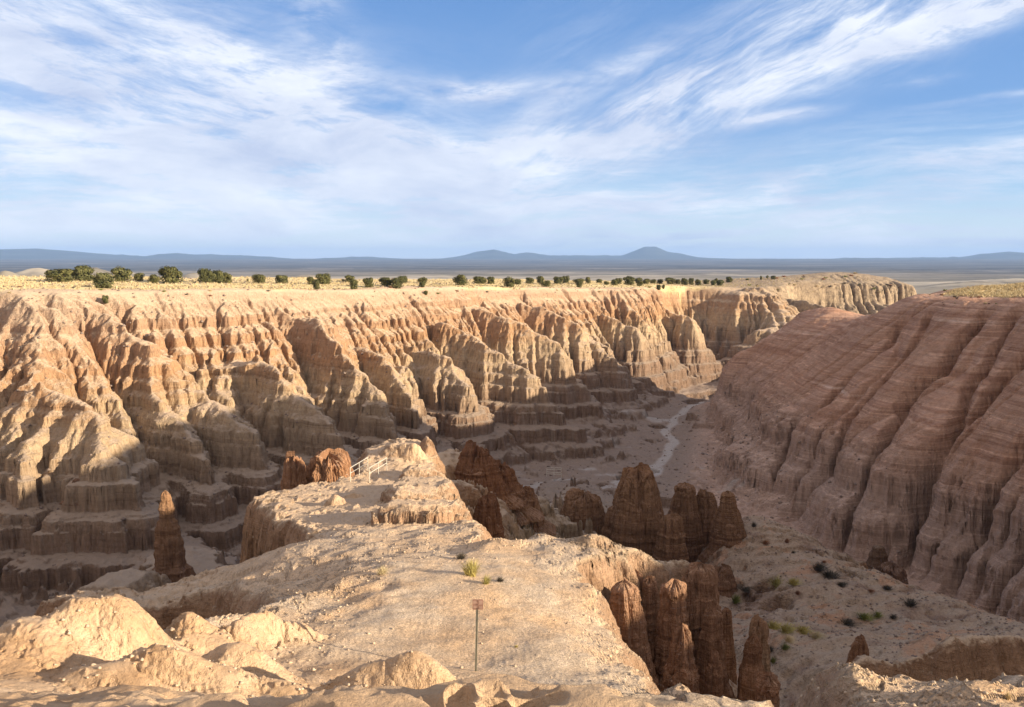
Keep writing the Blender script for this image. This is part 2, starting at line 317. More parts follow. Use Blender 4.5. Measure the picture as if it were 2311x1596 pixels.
ridge_poly = [PZ(*p)[:2] for p in ridge_uv] + [(4.6, 12.5), (6.5, 15.8), (9.5, 16), (12, 13), (30, 10), (60, 8), (60, -30), (-60, -30), (-60, 10), (-22, 14), (-12.5, 16.2), (-9.8, 18.3)]
nwx = GN.X; nwy = GN.Y
ridge_sd = poly_sd(GN.X, GN.Y, ridge_poly)
steps_poly = {  # raised slabs on the ridge with fluted fronts: polygon and height
    'slab_far':  ([PZ(*p)[:2] for p in [(915, 1068, -15.2), (950, 1052, -15.2), (1003, 1060, -15.2), (1008, 1075, -15.2), (940, 1082, -15.2), (900, 1080, -15.2)]], 0.9),
    'slab_upper': ([PZ(*p)[:2] for p in [(870, 1130, -14.9), (900, 1095, -15), (1000, 1085, -15), (1045, 1100, -15), (1040, 1122, -15), (960, 1145, -14.8), (880, 1150, -14.7)]], 0.95),
    'slab_lower': ([PZ(*p)[:2] for p in [(850, 1190, -14.2), (870, 1165, -14.4), (960, 1160, -14.4), (1060, 1150, -14.4), (1070, 1175, -14.2), (1000, 1182, -14.0), (900, 1192, -14)]], 1.0)}
slabs = [(poly_sd(GN.X, GN.Y, p), h) for p, h in steps_poly.values()]
rr_poly = [(11.0, 28.6), (12.6, 30.0), (14.0, 31.2), (15.2, 30.6), (16.2, 30.2), (17.5, 30.8), (19.2, 31.4), (23, 33), (28, 34), (28, 29), (22, 29.5), (19.0, 29.6), (17.6, 29.0), (16.4, 28.9), (15.2, 29.3), (13.6, 29.2), (12.3, 28.2), (11.2, 27.8)]
rr_sd = poly_sd(GN.X, GN.Y, rr_poly)
rr_top = rbf_grid([PY(*p) for p in [(1830, 1530, 29), (1900, 1500, 30), (1945, 1445, 31.5), (2010, 1480, 30.8), (2100, 1455, 30), (2160, 1436, 30.5), (2250, 1450, 31), (2400, 1470, 33), (2600, 1500, 34)]] + [(13.6, 29.2, -16.0), (17.6, 29.0, -14.6), (16.4, 28.9, -14.9), (22, 29.5, -14.6), (12.3, 28.2, -16.5)], GN.X, GN.Y, 0.01)
def near_height(x, y, under):
    """foreground ridge: fluted cliffs, slabs and mounds; 'under' is the eroded base"""
    top = GN.sample(topN, x, y); sd = GN.sample(ridge_sd, x, y)
    w1 = fbm(x / 3.2, y / 3.2, 101, 3); w2 = fbm(x / 0.9, y / 0.9, 111, 3, 0.55, ridged=True); w3 = fbm(x / 0.35, y / 0.35, 117, 2)
    sdw = sd + 0.9 * w1 + 0.28 * w2 + 0.07 * w3
    # how cliffy each flank is
    soft = sstep(0.5, 3, x) * sstep(27, 24, y)            # right of the sign: a slope, not a cliff
    left = sstep(-6, -9, x) * sstep(36, 42, y)
    hc = 2.2 + 4.0 * left + 2.0 * sstep(3, 6, x) * sstep(26, 29, y) * sstep(44, 38, y)
    hc = hc * (1 - 0.8 * soft)
    s = np.maximum(sdw, 0)
    farend = sstep(44, 52, y)
    drop = hc * sstep(0, 1.0, s) + s * (0.75 + 0.9 * soft + 0.75 * farend)
    drop = np.where(farend > 0, drop + farend * sstep(0.5, 2, s) * 0.7 * (np.interp(drop * 1.8 + 0.8 * w1 - 40, _zb, _tb) + 40 - 0.8 * w1 - drop * 1.8) / 1.8, drop)
    flat = np.exp(-(((x + 0.8) / 4.2) ** 2 + ((y - 23) / 8.5) ** 2) ** 2)
    rim_ = np.exp(-(sdw / 1.6) ** 2)
    crust = (1 - 0.75 * sstep(18.5, 16.5, y) * np.maximum(sstep(0, -2, x), sstep(15, 13, y))) * 0.30 * fbm(x / 2.6, y / 2.6, 125, 4, 0.55, ridged=True) + 0.14 * fbm(x / 0.7, y / 0.7, 127, 3, 0.6, ridged=True)
    z = top + 0.10 * fbm(x / 1.1, y / 1.1, 121, 3) + 0.03 * w3 + 0.05 * w2 + (1 - 0.85 * flat) * crust * (0.7 + 0.8 * rim_) - drop
    k6 = 5.2; zt = z * k6 + 1.2 * w1; q_ = np.floor(zt); f_ = zt - q_; ter = (q_ + 0.25 * f_ + 0.75 * sstep(0.55, 0.85, f_) - 1.2 * w1) / k6
    z = z + (ter - z) * (0.75 * (1 - flat) * sstep(0.25, -0.1, w1 - 0.15))
    for sdg, h in slabs:
        q = GN.sample(sdg, x, y) + 0.5 * w1 + 0.30 * w2 + 0.06 * w3
        z = z + h * (1 - sstep(0, 0.28, q)) * (sdw < 1.5)
    rfl = fbm(x / 0.8, y / 2.2, 141, 3, 0.6, ridged=True); rt = GN.sample(rr_sd, x, y) + 0.7 * w1 + 0.30 * w2 + 0.55 * rfl + 0.08 * w3; rs = np.maximum(rt, 0)
    z = np.maximum(z, GN.sample(rr_top, x, y) + 0.6 * w1 + 0.30 * w2 + 0.35 * rfl - 2.9 * sstep(0, 1.6, rs) - rs * 1.0)
    for m in MOUNDS:
        cx, cy, rx, ry, h, rot, fl = m
        dx, dy = x - cx, y - cy; c, s_ = math.cos(rot), math.sin(rot)
        a = (dx * c + dy * s_) / rx; b = (-dx * s_ + dy * c) / ry; rr = np.hypot(a, b)
        ang = np.arctan2(b, a)
        rr = rr + 0.18 * w1 + 0.16 * fl * w2 * 0.7 + 0.05 * fl * fbm(x / 0.4, y / 0.4, 137, 2, 0.55, ridged=True) + 0.02 * w3
        z = z + h * np.clip(1.0 - np.maximum(rr, 0) ** 2.2, 0, 1) ** 0.75
    return z
def M(u, v, z, rx, ry, h, rot=0, fl=1): p = PZ(u, v, z); return (p[0], p[1], rx, ry, h, R(rot), fl)
MOUNDS = [M(365, 1475, -9.2, 1.3, 1.0, 0.35, 0), M(500, 1480, -9.8, 1.3, 0.8, 0.5, 0), M(130, 1420, -8.0, 2.3, 1.5, 0.75, -15), M(250, 1430, -8.3, 1.5, 1.2, 0.75, -20), M(0, 1440, -7.8, 1.8, 1.5, 0.35, 0), M(335, 1450, -8.6, 0.8, 1.2, 0.45, 0), M(430, 1430, -9.4, 0.85, 0.8, 0.95, 0), M(572, 1440, -9.8, 0.85, 0.9, 1.25, 0, 1.3), M(650, 1450, -10.2, 1.0, 0.6, 0.75, -20, 1.3), M(700, 1460, -10.4, 0.6, 0.5, 0.5, 0, 1.3),
          M(560, 1520, -9.0, 1.5, 0.9, 0.75, -10), M(430, 1540, -8.3, 1.7, 0.9, 0.7, -20), M(650, 1580, -8.7, 1.3, 0.7, 0.5, -20), M(300, 1540, -8.0, 1.6, 0.8, 0.5, -10), M(890, 1570, -8.4, 1.8, 1.1, 1.25, -15, 0.4), M(1000, 1590, -8.5, 1.2, 0.9, 0.5, 0, 0.4),
          M(760, 1148, -15.3, 0.75, 0.5, 0.95, 0), M(800, 1128, -15.4, 0.7, 0.3, 0.5, 20), M(935, 1030, -15.2, 1.2, 0.9, 1.2, 0), M(968, 1025, -15.5, 0.7, 0.8, 1.3, 0, 1.4), M(890, 1030, -15.3, 1.2, 0.9, 0.7, 0), M(1345, 1240, -12.2, 1.0, 0.5, 0.55, 0), M(1110, 1232, -12.3, 0.9, 0.4, 0.35, 0),
          M(790, 1220, -13.5, 0.7, 0.5, 0.6, 0), 
          M(1850, 1625, -8.6, 1.3, 0.9, 0.55, 0, 0.4), M(1700, 1625, -9.4, 0.9, 0.7, 0.4, 0, 0.4), M(1560, 1600, -10.4, 0.9, 0.7, 0.5, 0, 0.4), M(2200, 1620, -7.6, 1.2, 0.7, 0.35, 0, 0.4)]

def terrace(z, x, y, amt):
    """hard beds: the height climbs in steps"""
    wob = 0.7 * fbm(x / 19, y / 19, 201, 2)
    return z + amt * (np.interp(z + wob, _zb, _tb) - wob - z)
_bl = [PZ(1600, 1250, -33), PY(1690, 1165, 97), PY(1780, 1195, 96), PY(1870, 1236, 94), PY(1980, 1285, 86), PY(2100, 1356, 76), PY(2311, 1405, 68), PY(2600, 1420, 66)]
ben_sd = poly_sd(G.X, G.Y, [p[:2] for p in _bl] + [(70, 30), (20, 36), (13, 48), (11, 62)])
_wd = np.full(G.X.shape, 99.0)
for a_, b_ in zip(WASH[1:-1], WASH[2:]):
    a2 = np.array(a_[:2]); e = np.array(b_[:2]) - a2; t_ = np.clip(((G.X - a2[0]) * e[0] + (G.Y - a2[1]) * e[1]) / (e @ e), 0, 1); _wd = np.minimum(_wd, np.hypot(G.X - a2[0] - t_ * e[0], G.Y - a2[1] - t_ * e[1]))
def BEN(x, y): return G.sample(ben_sd, x, y)
def height(x, y):
    """full terrain height at world x, y (arrays)"""
    x = x.astype(np.float64); y = y.astype(np.float64)
    big = G.sample(HG, x, y)
    # flutes: shove the sample point about with contour-independent ridged noise
    r = np.hypot(x, y); inside = sstep(4, -3, G.sample(sdc, x, y))
    rwm = sstep(-5, 5, x - (24 + np.clip(y - 110, 0, 130) * 0.27)) * sstep(258, 244, y)
    wx = 0.45 * fbm(x / 2.2, y / 2.2, 301, 3, 0.6, ridged=True) + 0.16 * fbm(x / 0.7, y / 0.7, 307, 2)
    wy = 0.45 * fbm(x / 2.2, y / 2.2, 311, 3, 0.6, ridged=True) + 0.16 * fbm(x / 0.7, y / 0.7, 317, 2)
    ben0 = sstep(1.5, -2.5, BEN(x, y)); k = inside * (1 - 0.8 * rwm)
    k = k * (1 - 0.8 * ben0)
    inF = (x > -169) & (x < 235) & (y > 85) & (y < 475)
    big = G.sample(HG, x + k * wx, y + k * wy)
    dd = GF.sample(DF, x + k * wx, y + k * wy); big = big + np.where(inF, dd, 0) * (1 - 0.85 * ben0)
    patch = 0.55 + 0.45 * fbm(x / 22, y / 22, 341, 2)
    amt = sstep(-26, -31, big) * (1 - 0.5 * rwm) * sstep(-50.5, -46.5, big)
    mid = sstep(-9, -5, x) * sstep(20, 14, x) * sstep(105, 88, y) * sstep(60, 68, y)
    ben = sstep(1.5, -2.5, BEN(x, y))
    amt = amt * (1 - ben)
    amt = np.maximum(np.maximum(amt, (0.25 + 0.45 * sstep(0.5, 0.75, patch)) * inside * (1 - 0.6 * rwm) * sstep(-9, -13, big) * (1 - ben)), mid * 0.9)
    big = big + inside * (1 - ben) * sstep(-36, -42, big) * 1.7 * fbm(x / 13, y / 13, 361, 4, 0.55, ridged=True)
    big = big + mid * sstep(-13, -17, big) * (2.4 * fbm(x / 6, y / 6, 371, 4, 0.6, ridged=True) + 1.1 * fbm(x / 1.8, y / 1.8, 375, 3, 0.6, ridged=True) - 0.8)
    fl_ = fbm(x / 2.3, y / 2.3, 381, 3, 0.55, ridged=True); zc_ = big + 1.3 * fl_ + 0.8 * fbm(x / 9, y / 9, 385, 2)
    big = big - rwm * (3.6 * sstep(-32.5, -33.7, zc_) + 2.6 * sstep(-37.0, -38.0, zc_)) * sstep(-46.5, -40, big)
    fw = inside * (1 - rwm) * (1 - ben) * sstep(86, 100, y); zf_ = big + 0.75 * fl_ + 1.8 * fbm(x / 24, y / 24, 387, 3)
    big = big - fw * (sum(dd_ * sstep(z1_, z1_ - 0.45, zf_) for z1_, dd_ in ((-29.6, 1.5), (-31.6, 0.9), (-33.4, 1.2), (-35.6, 1.5), (-37.4, 0.8), (-39.4, 1.3), (-41.6, 1.0))) - 4.0 * sstep(-28, -42, big)) * sstep(-48, -42.5, big) * sstep(-26, -29, big)
    big = big + rwm * (0.10 + 0.35 * sstep(-26, -33, big)) * fbm(y / 1.0 + 0.5 * fl_, x / 6, 399, 3, 0.6, ridged=True)
    fl2 = fw * sstep(3.5, 10, G.sample(_wd, x, y)) * sstep(-38.5, -42, big)
    big = big + fl2 * (2.6 * (fbm(x / 17, y / 17, 403, 4, 0.55, ridged=True) + 0.25) + 0.5 * fbm(x / 4, y / 4, 407, 3, 0.6, ridged=True)); amt = np.maximum(amt, 0.8 * fl2)
    amt = amt * (1 - 0.45 * rwm)
    big = big + ben * inside * (0.7 * fbm(x / 9, y / 9, 391, 4, 0.6, ridged=True) + 0.15 * fbm(x / 1.6, y / 1.6, 395, 3, 0.6, ridged=True))
    zr_ = big + amt * (0.6 * sstep(170, 90, r) * fbm(x / 1.3, y / 1.3, 351, 3, 0.6, ridged=True) + 0.7 * fbm(x / 6, y / 6, 355, 3, 0.6, ridged=True))
    z = terrace(zr_, x, y, amt)
    z = z + inside * (1 - 0.6 * rwm) * (0.16 * fbm(x / 2.0, y / 2.0, 321, 4, 0.6, ridged=True)) + 0.06 * fbm(x / 0.8, y / 0.8, 331, 2)
    nearm = (r < 100) & (y > -30)
    if nearm.any():
        zn = near_height(x[nearm], y[nearm], z[nearm]); z[nearm] = np.maximum(z[nearm], zn)
    for gg, dl in DELTAS:
        m_ = (x > gg.x0) & (x < gg.x0 + gg.h * (gg.nx - 1)) & (y > gg.y0) & (y < gg.y0 + gg.h * (gg.ny - 1))
        if m_.any(): z[m_] += gg.sample(dl, x[m_], y[m_])
    return z
DELTAS = []
# rain on the foreground: 0.25 m grid on the whole promontory, 0.09 m grid on the mounds
for (gx0, gx1, gy0, gy1, gh, Kn, stn, crp) in ((-46, 46, 8, 84, 0.25, 0.20, 7, 0.01), (-15, 27, 7.5, 40, 0.10, 0.34, 8, 0.05)):
    gg = Grid(gx0, gx1, gy0, gy1, gh); hh = height(gg.X.ravel(), gg.Y.ravel()).reshape(gg.X.shape)
    gz = np.hypot(*np.gradient(hh, gh)); 
    for _ in range(3): gz[1:-1, 1:-1] = (gz[2:, 1:-1] + gz[:-2, 1:-1] + gz[1:-1, 2:] + gz[1:-1, :-2]) / 4
    he = erode(hh.copy(), Kn * sstep(0.25, 0.8, gz), np.full(hh.shape, gh * gh * 1.0), stn, m=0.35, creep=crp)
    ed = np.minimum(np.minimum(gg.X - gx0, gx1 - gg.X), np.minimum(gg.Y - gy0, gy1 - gg.Y))
    dl = (he - hh) * sstep(0, 2.0, ed); DELTAS.append((gg, dl)); log('near rain', float(dl.min()), float(dl.mean()))

# ------------------------------------------------------------------ terrain mesh: azimuth x range grid, denser where steep
AZ0, AZ1 = R(-41), R(42)
na = int(1000 * QUALITY); az_f = np.linspace(AZ0, AZ1, na)
az = np.concatenate([np.linspace(R(-130), AZ0, 110)[:-1], az_f, np.linspace(AZ1, R(130), 170)[1:]])
nr = int(1900 * QUALITY); RMIN, RMAX = 2.5, 520.0
nrc = 1400; tr = np.linspace(0, 1, nrc); rc = RMIN * (RMAX / RMIN) ** tr
azc = az[::4]
XX = np.sin(azc)[:, None] * rc; YY = np.cos(azc)[:, None] * rc
log('coarse height'); Zc = height(XX.ravel(), YY.ravel()).reshape(XX.shape)
dr = np.diff(rc)[None]; dz = np.diff(Zc, axis=1); rm = 0.5 * (rc[1:] + rc[:-1])[None]; zm = 0.5 * (Zc[:, 1:] + Zc[:, :-1])
dist = np.hypot(rm, zm)
# screen length of each step plus a floor
scr = np.hypot(dz * rm - zm * dr, 0) / dist ** 2
dens = scr * 1.0 + 0.25 * np.hypot(dz, dr) / dist + 0.0002
kern = np.exp(-0.5 * (np.arange(-12, 13) / 5.0) ** 2); kern /= kern.sum()
pad = np.pad(dens, ((12, 12), (0, 0)), mode='edge'); dens = sum(kern[i] * pad[i:i + dens.shape[0]] for i in range(25))
pad = np.pad(dens, ((0, 0), (2, 2)), mode='edge'); dens = sum(pad[:, i:i + dens.shape[1]] for i in range(5)) / 5
dens = dens + 0.12 * dens.mean(1, keepdims=True)
cum = np.concatenate([np.zeros((len(azc), 1)), np.cumsum(dens, 1)], 1); cum /= cum[:, -1:]
tt = np.linspace(0, 1, nr); RR = np.stack([np.interp(tt, c, rc) for c in cum])
k2 = np.exp(-0.5 * (np.arange(-24, 25) / 8.0) ** 2); k2 /= k2.sum(); pad = np.pad(np.log(RR), ((24, 24), (0, 0)), mode='edge'); RR = np.exp(sum(k2[i] * pad[i:i + RR.shape[0]] for i in range(49)))
RRf = np.stack([np.interp(az, azc, RR[:, j]) for j in range(nr)], 1)
XX = np.sin(az)[:, None] * RRf; YY = np.cos(az)[:, None] * RRf
log('fine height', XX.shape)
ZZ = np.empty_like(XX)
for i in range(0, XX.shape[0], 100): ZZ[i:i + 100] = height(XX[i:i + 100].ravel(), YY[i:i + 100].ravel()).reshape(XX[i:i + 100].shape)
log('done')
# beds stand out of steep faces: push sideways by a noise of the height
def normals(X, Y, Z):
    P = np.stack([X, Y, Z], -1); du = np.gradient(P, axis=0); dv = np.gradient(P, axis=1)
    n = np.cross(dv, du); n /= np.linalg.norm(n, axis=-1, keepdims=True) + 1e-12; n[n[..., 2] < 0] *= -1; return n
NN = normals(XX, YY, ZZ); steep = sstep(0.35, 0.8, 1 - NN[..., 2]); rad = np.hypot(XX, YY)
nh = NN[..., :2] / (np.linalg.norm(NN[..., :2], axis=-1, keepdims=True) + 1e-6)
amp = np.interp(rad, [8, 25, 60, 150, 400], [0.03, 0.10, 0.22, 0.35, 0.6])
zz = ZZ + 0.6 * fbm(XX / 12, YY / 12, 401, 2)
frq = np.interp(rad, [8, 25, 60, 150, 400], [5.0, 2.2, 1.5, 1.0, 0.7])
led = fbm(np.float64(zz * 0 + 3.3) + XX * 0.05 + YY * 0.05, zz * 2.2, 411, 3, 0.7)
off = (steep * amp * led)[..., None] * nh
for ax_, A_ in ((0, XX), (1, YY)): A_ += off[..., ax_]
NN = normals(XX, YY, ZZ)
def grid_mesh(name, X, Y, Z, mat, attrs={}, mask=None):
    nx, ny = X.shape
    idx = np.arange(nx * ny).reshape(nx, ny)
    q = np.stack([idx[:-1, :-1], idx[1:, :-1], idx[1:, 1:], idx[:-1, 1:]], -1).reshape(-1, 4)[:, ::-1]
    co = np.stack([X, Y, Z], -1).reshape(-1, 3).astype(F); at = {k: v.ravel() for k, v in attrs.items()}
    if mask is not None:
        q = q[mask.ravel()]; used = np.zeros(len(co), bool); used[q.ravel()] = True
        remap = np.cumsum(used) - 1; q = remap[q]; co = co[used]; at = {k: v[used] for k, v in at.items()}
    me = bpy.data.meshes.new(name); me.vertices.add(len(co)); me.vertices.foreach_set('co', co.ravel())
    me.loops.add(q.size); me.loops.foreach_set('vertex_index', q.ravel().astype(np.int32))
    me.polygons.add(len(q)); me.polygons.foreach_set('loop_start', np.arange(0, q.size, 4, dtype=np.int32)); me.polygons.foreach_set('loop_total', np.full(len(q), 4, np.int32))
    me.polygons.foreach_set('use_smooth', np.ones(len(q), bool)); me.update(calc_edges=True)
    for k, v in at.items():
        a = me.attributes.new(k, 'FLOAT', 'POINT'); a.data.foreach_set('value', v.astype(F))
    me.materials.append(mat); o = bpy.data.objects.new(name, me); COL.objects.link(o); return o

# ------------------------------------------------------------------ materials
class NT:
    def __init__(s, name):
        s.m = bpy.data.materials.new(name); s.m.use_nodes = True; s.t = s.m.node_tree; s.t.nodes.clear()
        s.out = s.n('ShaderNodeOutputMaterial'); s.b = s.n('ShaderNodeBsdfPrincipled'); s.l(s.b.outputs[0], s.out.inputs[0]); s.b.inputs['Roughness'].default_value = 0.95
        s.b.inputs['Specular IOR Level'].default_value = 0.15
    def n(s, k, **kw):
        x = s.t.nodes.new(k)
        for a, b in kw.items(): setattr(x, a, b)
        return x
    def l(s, a, b): s.t.links.new(a, b)
    def set(s, sock, v):
        if isinstance(v, bpy.types.NodeSocket): s.l(v, sock)
        elif isinstance(v, (tuple, list)) and len(v) == 3 and len(sock.default_value) == 4: sock.default_value = (*v, 1)
        else: sock.default_value = v
    def math(s, op, a, b=0.0, clamp=False):
        x = s.n('ShaderNodeMath', operation=op, use_clamp=clamp); s.set(x.inputs[0], a); s.set(x.inputs[1], b); return x.outputs[0]
    def mix(s, f, a, b, mode='MIX'):
        x = s.n('ShaderNodeMix', data_type='RGBA', blend_type=mode); s.set(x.inputs[0], f); s.set(x.inputs[6], a); s.set(x.inputs[7], b); return x.outputs[2]
    def noise(s, vec, scale, detail=4, rough=0.55, dist=0.0):
        x = s.n('ShaderNodeTexNoise'); s.l(vec, x.inputs['Vector']); x.inputs['Scale'].default_value = scale; x.inputs['Detail'].default_value = detail; x.inputs['Roughness'].default_value = rough; x.inputs['Distortion'].default_value = dist; return x.outputs[0]
    def mapr(s, v, a, b, c=0.0, d=1.0):
        x = s.n('ShaderNodeMapRange'); s.set(x.inputs[0], v); x.inputs[1].default_value = a; x.inputs[2].default_value = b; x.inputs[3].default_value = c; x.inputs[4].default_value = d; return x.outputs[0]
    def ramp(s, f, stops, interp='LINEAR'):
        x = s.n('ShaderNodeValToRGB'); s.l(f, x.inputs[0]); e = x.color_ramp.elements; x.color_ramp.interpolation = interp
        while len(e) < len(stops): e.new(0.5)
        for el, (p, c) in zip(e, stops): el.position = p; el.color = (*c, 1) if len(c) == 3 else c
        return x.outputs[0]
    def scaled(s, vec, sc):
        x = s.n('ShaderNodeMapping'); s.l(vec, x.inputs[0]); x.inputs['Scale'].default_value = sc; return x.outputs[0]
    def attr(s, name): return s.n('ShaderNodeAttribute', attribute_name=name).outputs['Fac']

def rock_material(name, terrain=True, tint=(1, 1, 1), dark=0.0):
    N = NT(name); geo = N.n('ShaderNodeNewGeometry'); pos = geo.outputs['Position']
    sp = N.n('ShaderNodeSeparateXYZ'); N.l(pos, sp.inputs[0]); sn = N.n('ShaderNodeSeparateXYZ'); N.l(geo.outputs['True Normal' if False else 'Normal'], sn.inputs[0])
    z = sp.outputs[2]; nz = sn.outputs[2]
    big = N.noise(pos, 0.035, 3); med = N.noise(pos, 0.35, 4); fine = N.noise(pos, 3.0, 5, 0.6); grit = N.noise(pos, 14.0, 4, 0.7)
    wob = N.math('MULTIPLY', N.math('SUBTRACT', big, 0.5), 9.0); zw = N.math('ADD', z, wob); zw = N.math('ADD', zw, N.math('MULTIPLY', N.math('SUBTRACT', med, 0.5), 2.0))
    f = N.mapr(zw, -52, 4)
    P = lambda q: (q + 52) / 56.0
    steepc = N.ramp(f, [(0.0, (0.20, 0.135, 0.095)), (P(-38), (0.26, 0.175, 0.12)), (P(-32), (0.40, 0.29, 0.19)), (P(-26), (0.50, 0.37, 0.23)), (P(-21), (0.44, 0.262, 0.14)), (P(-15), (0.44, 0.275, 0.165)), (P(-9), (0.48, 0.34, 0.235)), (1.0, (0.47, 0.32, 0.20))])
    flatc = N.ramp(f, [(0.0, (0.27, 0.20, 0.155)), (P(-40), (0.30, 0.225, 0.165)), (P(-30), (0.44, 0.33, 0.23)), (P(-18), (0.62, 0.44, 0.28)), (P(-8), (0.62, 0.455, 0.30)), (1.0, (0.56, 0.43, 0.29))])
    # thin beds
    bedv = N.scaled(pos, (0.02, 0.02, 1.0)); bed = N.noise(bedv, 1.1, 6, 0.7); bed2 = N.noise(bedv, 5.0, 3, 0.6)
    beds = N.ramp(bed, [(0.30, (0.55, 0.50, 0.47)), (0.45, (0.95, 0.93, 0.9)), (0.55, (1.0, 1.0, 1.0)), (0.70, (1.22, 1.16, 1.10))])
    steepc = N.mix(0.75, steepc, beds, 'MULTIPLY')
    steepc = N.mix(N.mapr(bed2, 0.60, 0.70, 0, 0.35), steepc, (0.20, 0.12, 0.075))
    if terrain:
        stk = N.noise(N.scaled(pos, (1, 1, 0.10)), 1.5, 5, 0.7); steepc = N.mix(0.7, steepc, N.ramp(stk, [(0.33, (0.58, 0.50, 0.43)), (0.48, (0.98, 0.97, 0.96)), (0.7, (1.22, 1.2, 1.18))]), 'MULTIPLY')  # streaks darken steep faces, standing in for shade in fine flutes
    sl = N.mapr(N.math('ADD', nz, N.math('MULTIPLY', N.math('SUBTRACT', fine, 0.5), 0.35)), 0.55, 0.86)
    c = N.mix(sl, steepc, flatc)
    if terrain:
        rw = N.attr('redwall')
        bedr = N.noise(bedv, 0.55, 5, 0.65, 0.3)
        redc = N.ramp(bedr, [(0.25, (0.27, 0.145, 0.095)), (0.42, (0.41, 0.245, 0.165)), (0.50, (0.48, 0.31, 0.22)), (0.56, (0.34, 0.195, 0.13)), (0.63, (0.45, 0.285, 0.20)), (0.72, (0.62, 0.47, 0.38))])
        redc = N.mix(N.mapr(zw, -28, -36, 0, 0.65), redc, (0.37, 0.295, 0.25))
        fineb = N.noise(bedv, 3.2, 5, 0.75); redc = N.mix(0.85, redc, N.ramp(fineb, [(0.32, (0.74, 0.69, 0.67)), (0.45, (0.95, 0.95, 0.95)), (0.56, (1, 1, 1)), (0.64, (1.45, 1.48, 1.5)), (0.70, (1, 1, 1))]), 'MULTIPLY')
        streak = N.noise(N.scaled(pos, (0.8, 0.8, 0.10)), 2.0, 5, 0.7)
        redc = N.mix(0.6, redc, N.ramp(streak, [(0.3, (0.72, 0.70, 0.68)), (0.7, (1.2, 1.2, 1.2))]), 'MULTIPLY')
        redc = N.mix(1.0, redc, (1.17, 1.10, 1.02), 'MULTIPLY'); c = N.mix(rw, c, redc)
        gr = N.attr('grass'); straw = N.ramp(N.noise(N.scaled(pos, (1, 0.35, 1)), 0.22, 6, 0.7), [(0.3, (0.55, 0.42, 0.22)), (0.5, (0.85, 0.67, 0.32)), (0.7, (0.92, 0.76, 0.40))])
        gv = N.attr('gravel')
        gcol = N.ramp(fine, [(0.3, (0.46, 0.35, 0.24)), (0.5, (0.63, 0.485, 0.33)), (0.72, (0.74, 0.58, 0.41))])
        specks = N.ramp(N.noise(pos, 22.0, 3, 0.85), [(0.38, (0.30, 0.28, 0.27)), (0.47, (0.95, 0.95, 0.95)), (0.56, (1, 1, 1)), (0.64, (1.5, 1.47, 1.4))])
        gcol = N.mix(1.0, gcol, specks, 'MULTIPLY')
        patchy = N.ramp(N.noise(pos, 0.28, 4, 0.6), [(0.42, (1, 1, 1)), (0.62, (1.12, 0.90, 0.66))]); gcol = N.mix(0.8, gcol, patchy, 'MULTIPLY')
        c = N.mix(gv, c, gcol)
        dirt = N.attr('mud'); mudc = N.ramp(med, [(0.35, (0.52, 0.345, 0.20)), (0.5, (0.60, 0.425, 0.27)), (0.65, (0.50, 0.32, 0.18))]); mudc = N.mix(0.5, mudc, N.ramp(fine, [(0.35, (0.8, 0.76, 0.7)), (0.6, (1.1, 1.1, 1.08))]), 'MULTIPLY')
        c = N.mix(dirt, c, mudc)
        c = N.mix(gr, c, straw)
        kn = N.math('MULTIPLY', N.mapr(sp.outputs[1], 330, 375), N.mapr(sp.outputs[0], 60, 110)); c = N.mix(kn, c, N.ramp(N.noise(N.scaled(pos, (1, 0.5, 1)), 0.45, 6, 0.75), [(0.35, (0.20, 0.15, 0.10)), (0.5, (0.36, 0.27, 0.18)), (0.68, (0.50, 0.38, 0.24))]))
        wsh = N.attr('wash'); c = N.mix(N.math('MULTIPLY', wsh, 0.8), c, (0.46, 0.41, 0.36))
    else:
        streak = N.noise(N.scaled(pos, (1.2, 1.2, 0.07)), 3.6, 5, 0.7)
        c = N.mix(0.8, c, N.ramp(streak, [(0.32, (0.42, 0.34, 0.28)), (0.46, (0.9, 0.88, 0.86)), (0.7, (1.25, 1.22, 1.2))]), 'MULTIPLY')  # dark vertical streaks: staining plus crevice shade put into the colour
        wl = N.math('MULTIPLY', N.mapr(N.noise(N.scaled(pos, (0.25, 0.25, 1.0)), 4.5, 4, 0.7), 0.62, 0.67), N.mapr(N.noise(pos, 1.3, 3), 0.42, 0.6)); c = N.mix(N.math('MULTIPLY', wl, 0.75, True), c, (0.62, 0.52, 0.43))
    if terrain:
        bm = N.attr('bench'); pn = N.noise(pos, 0.16, 5, 0.65, 0.6); bc = N.ramp(pn, [(0.36, (0.60, 0.52, 0.50)), (0.46, (0.95, 0.92, 0.9)), (0.54, (1.0, 1.0, 1.0)), (0.60, (1.05, 0.82, 0.70)), (0.70, (1.2, 1.18, 1.12))])
        bc = N.mix(0.7, bc, N.ramp(N.noise(pos, 5.0, 4, 0.75), [(0.34, (0.5, 0.47, 0.45)), (0.46, (1, 1, 1)), (0.62, (1.05, 1.05, 1.05)), (0.7, (1.3, 1.3, 1.3))]), 'MULTIPLY'); c = N.mix(bm, c, N.mix(1.0, c, bc, 'MULTIPLY'))
    mott = N.ramp(N.noise(pos, 0.8, 6, 0.7), [(0.3, (0.84, 0.82, 0.80)), (0.5, (1, 1, 1)), (0.7, (1.12, 1.12, 1.12))]); c = N.mix(0.8, c, mott, 'MULTIPLY')
    gritc = N.ramp(grit, [(0.3, (0.80, 0.79, 0.78)), (0.7, (1.15, 1.15, 1.14))]); c = N.mix(0.6, c, gritc, 'MULTIPLY')
    if tint != (1, 1, 1): c = N.mix(1.0, c, tint, 'MULTIPLY')
    N.l(c, N.b.inputs['Base Color'])
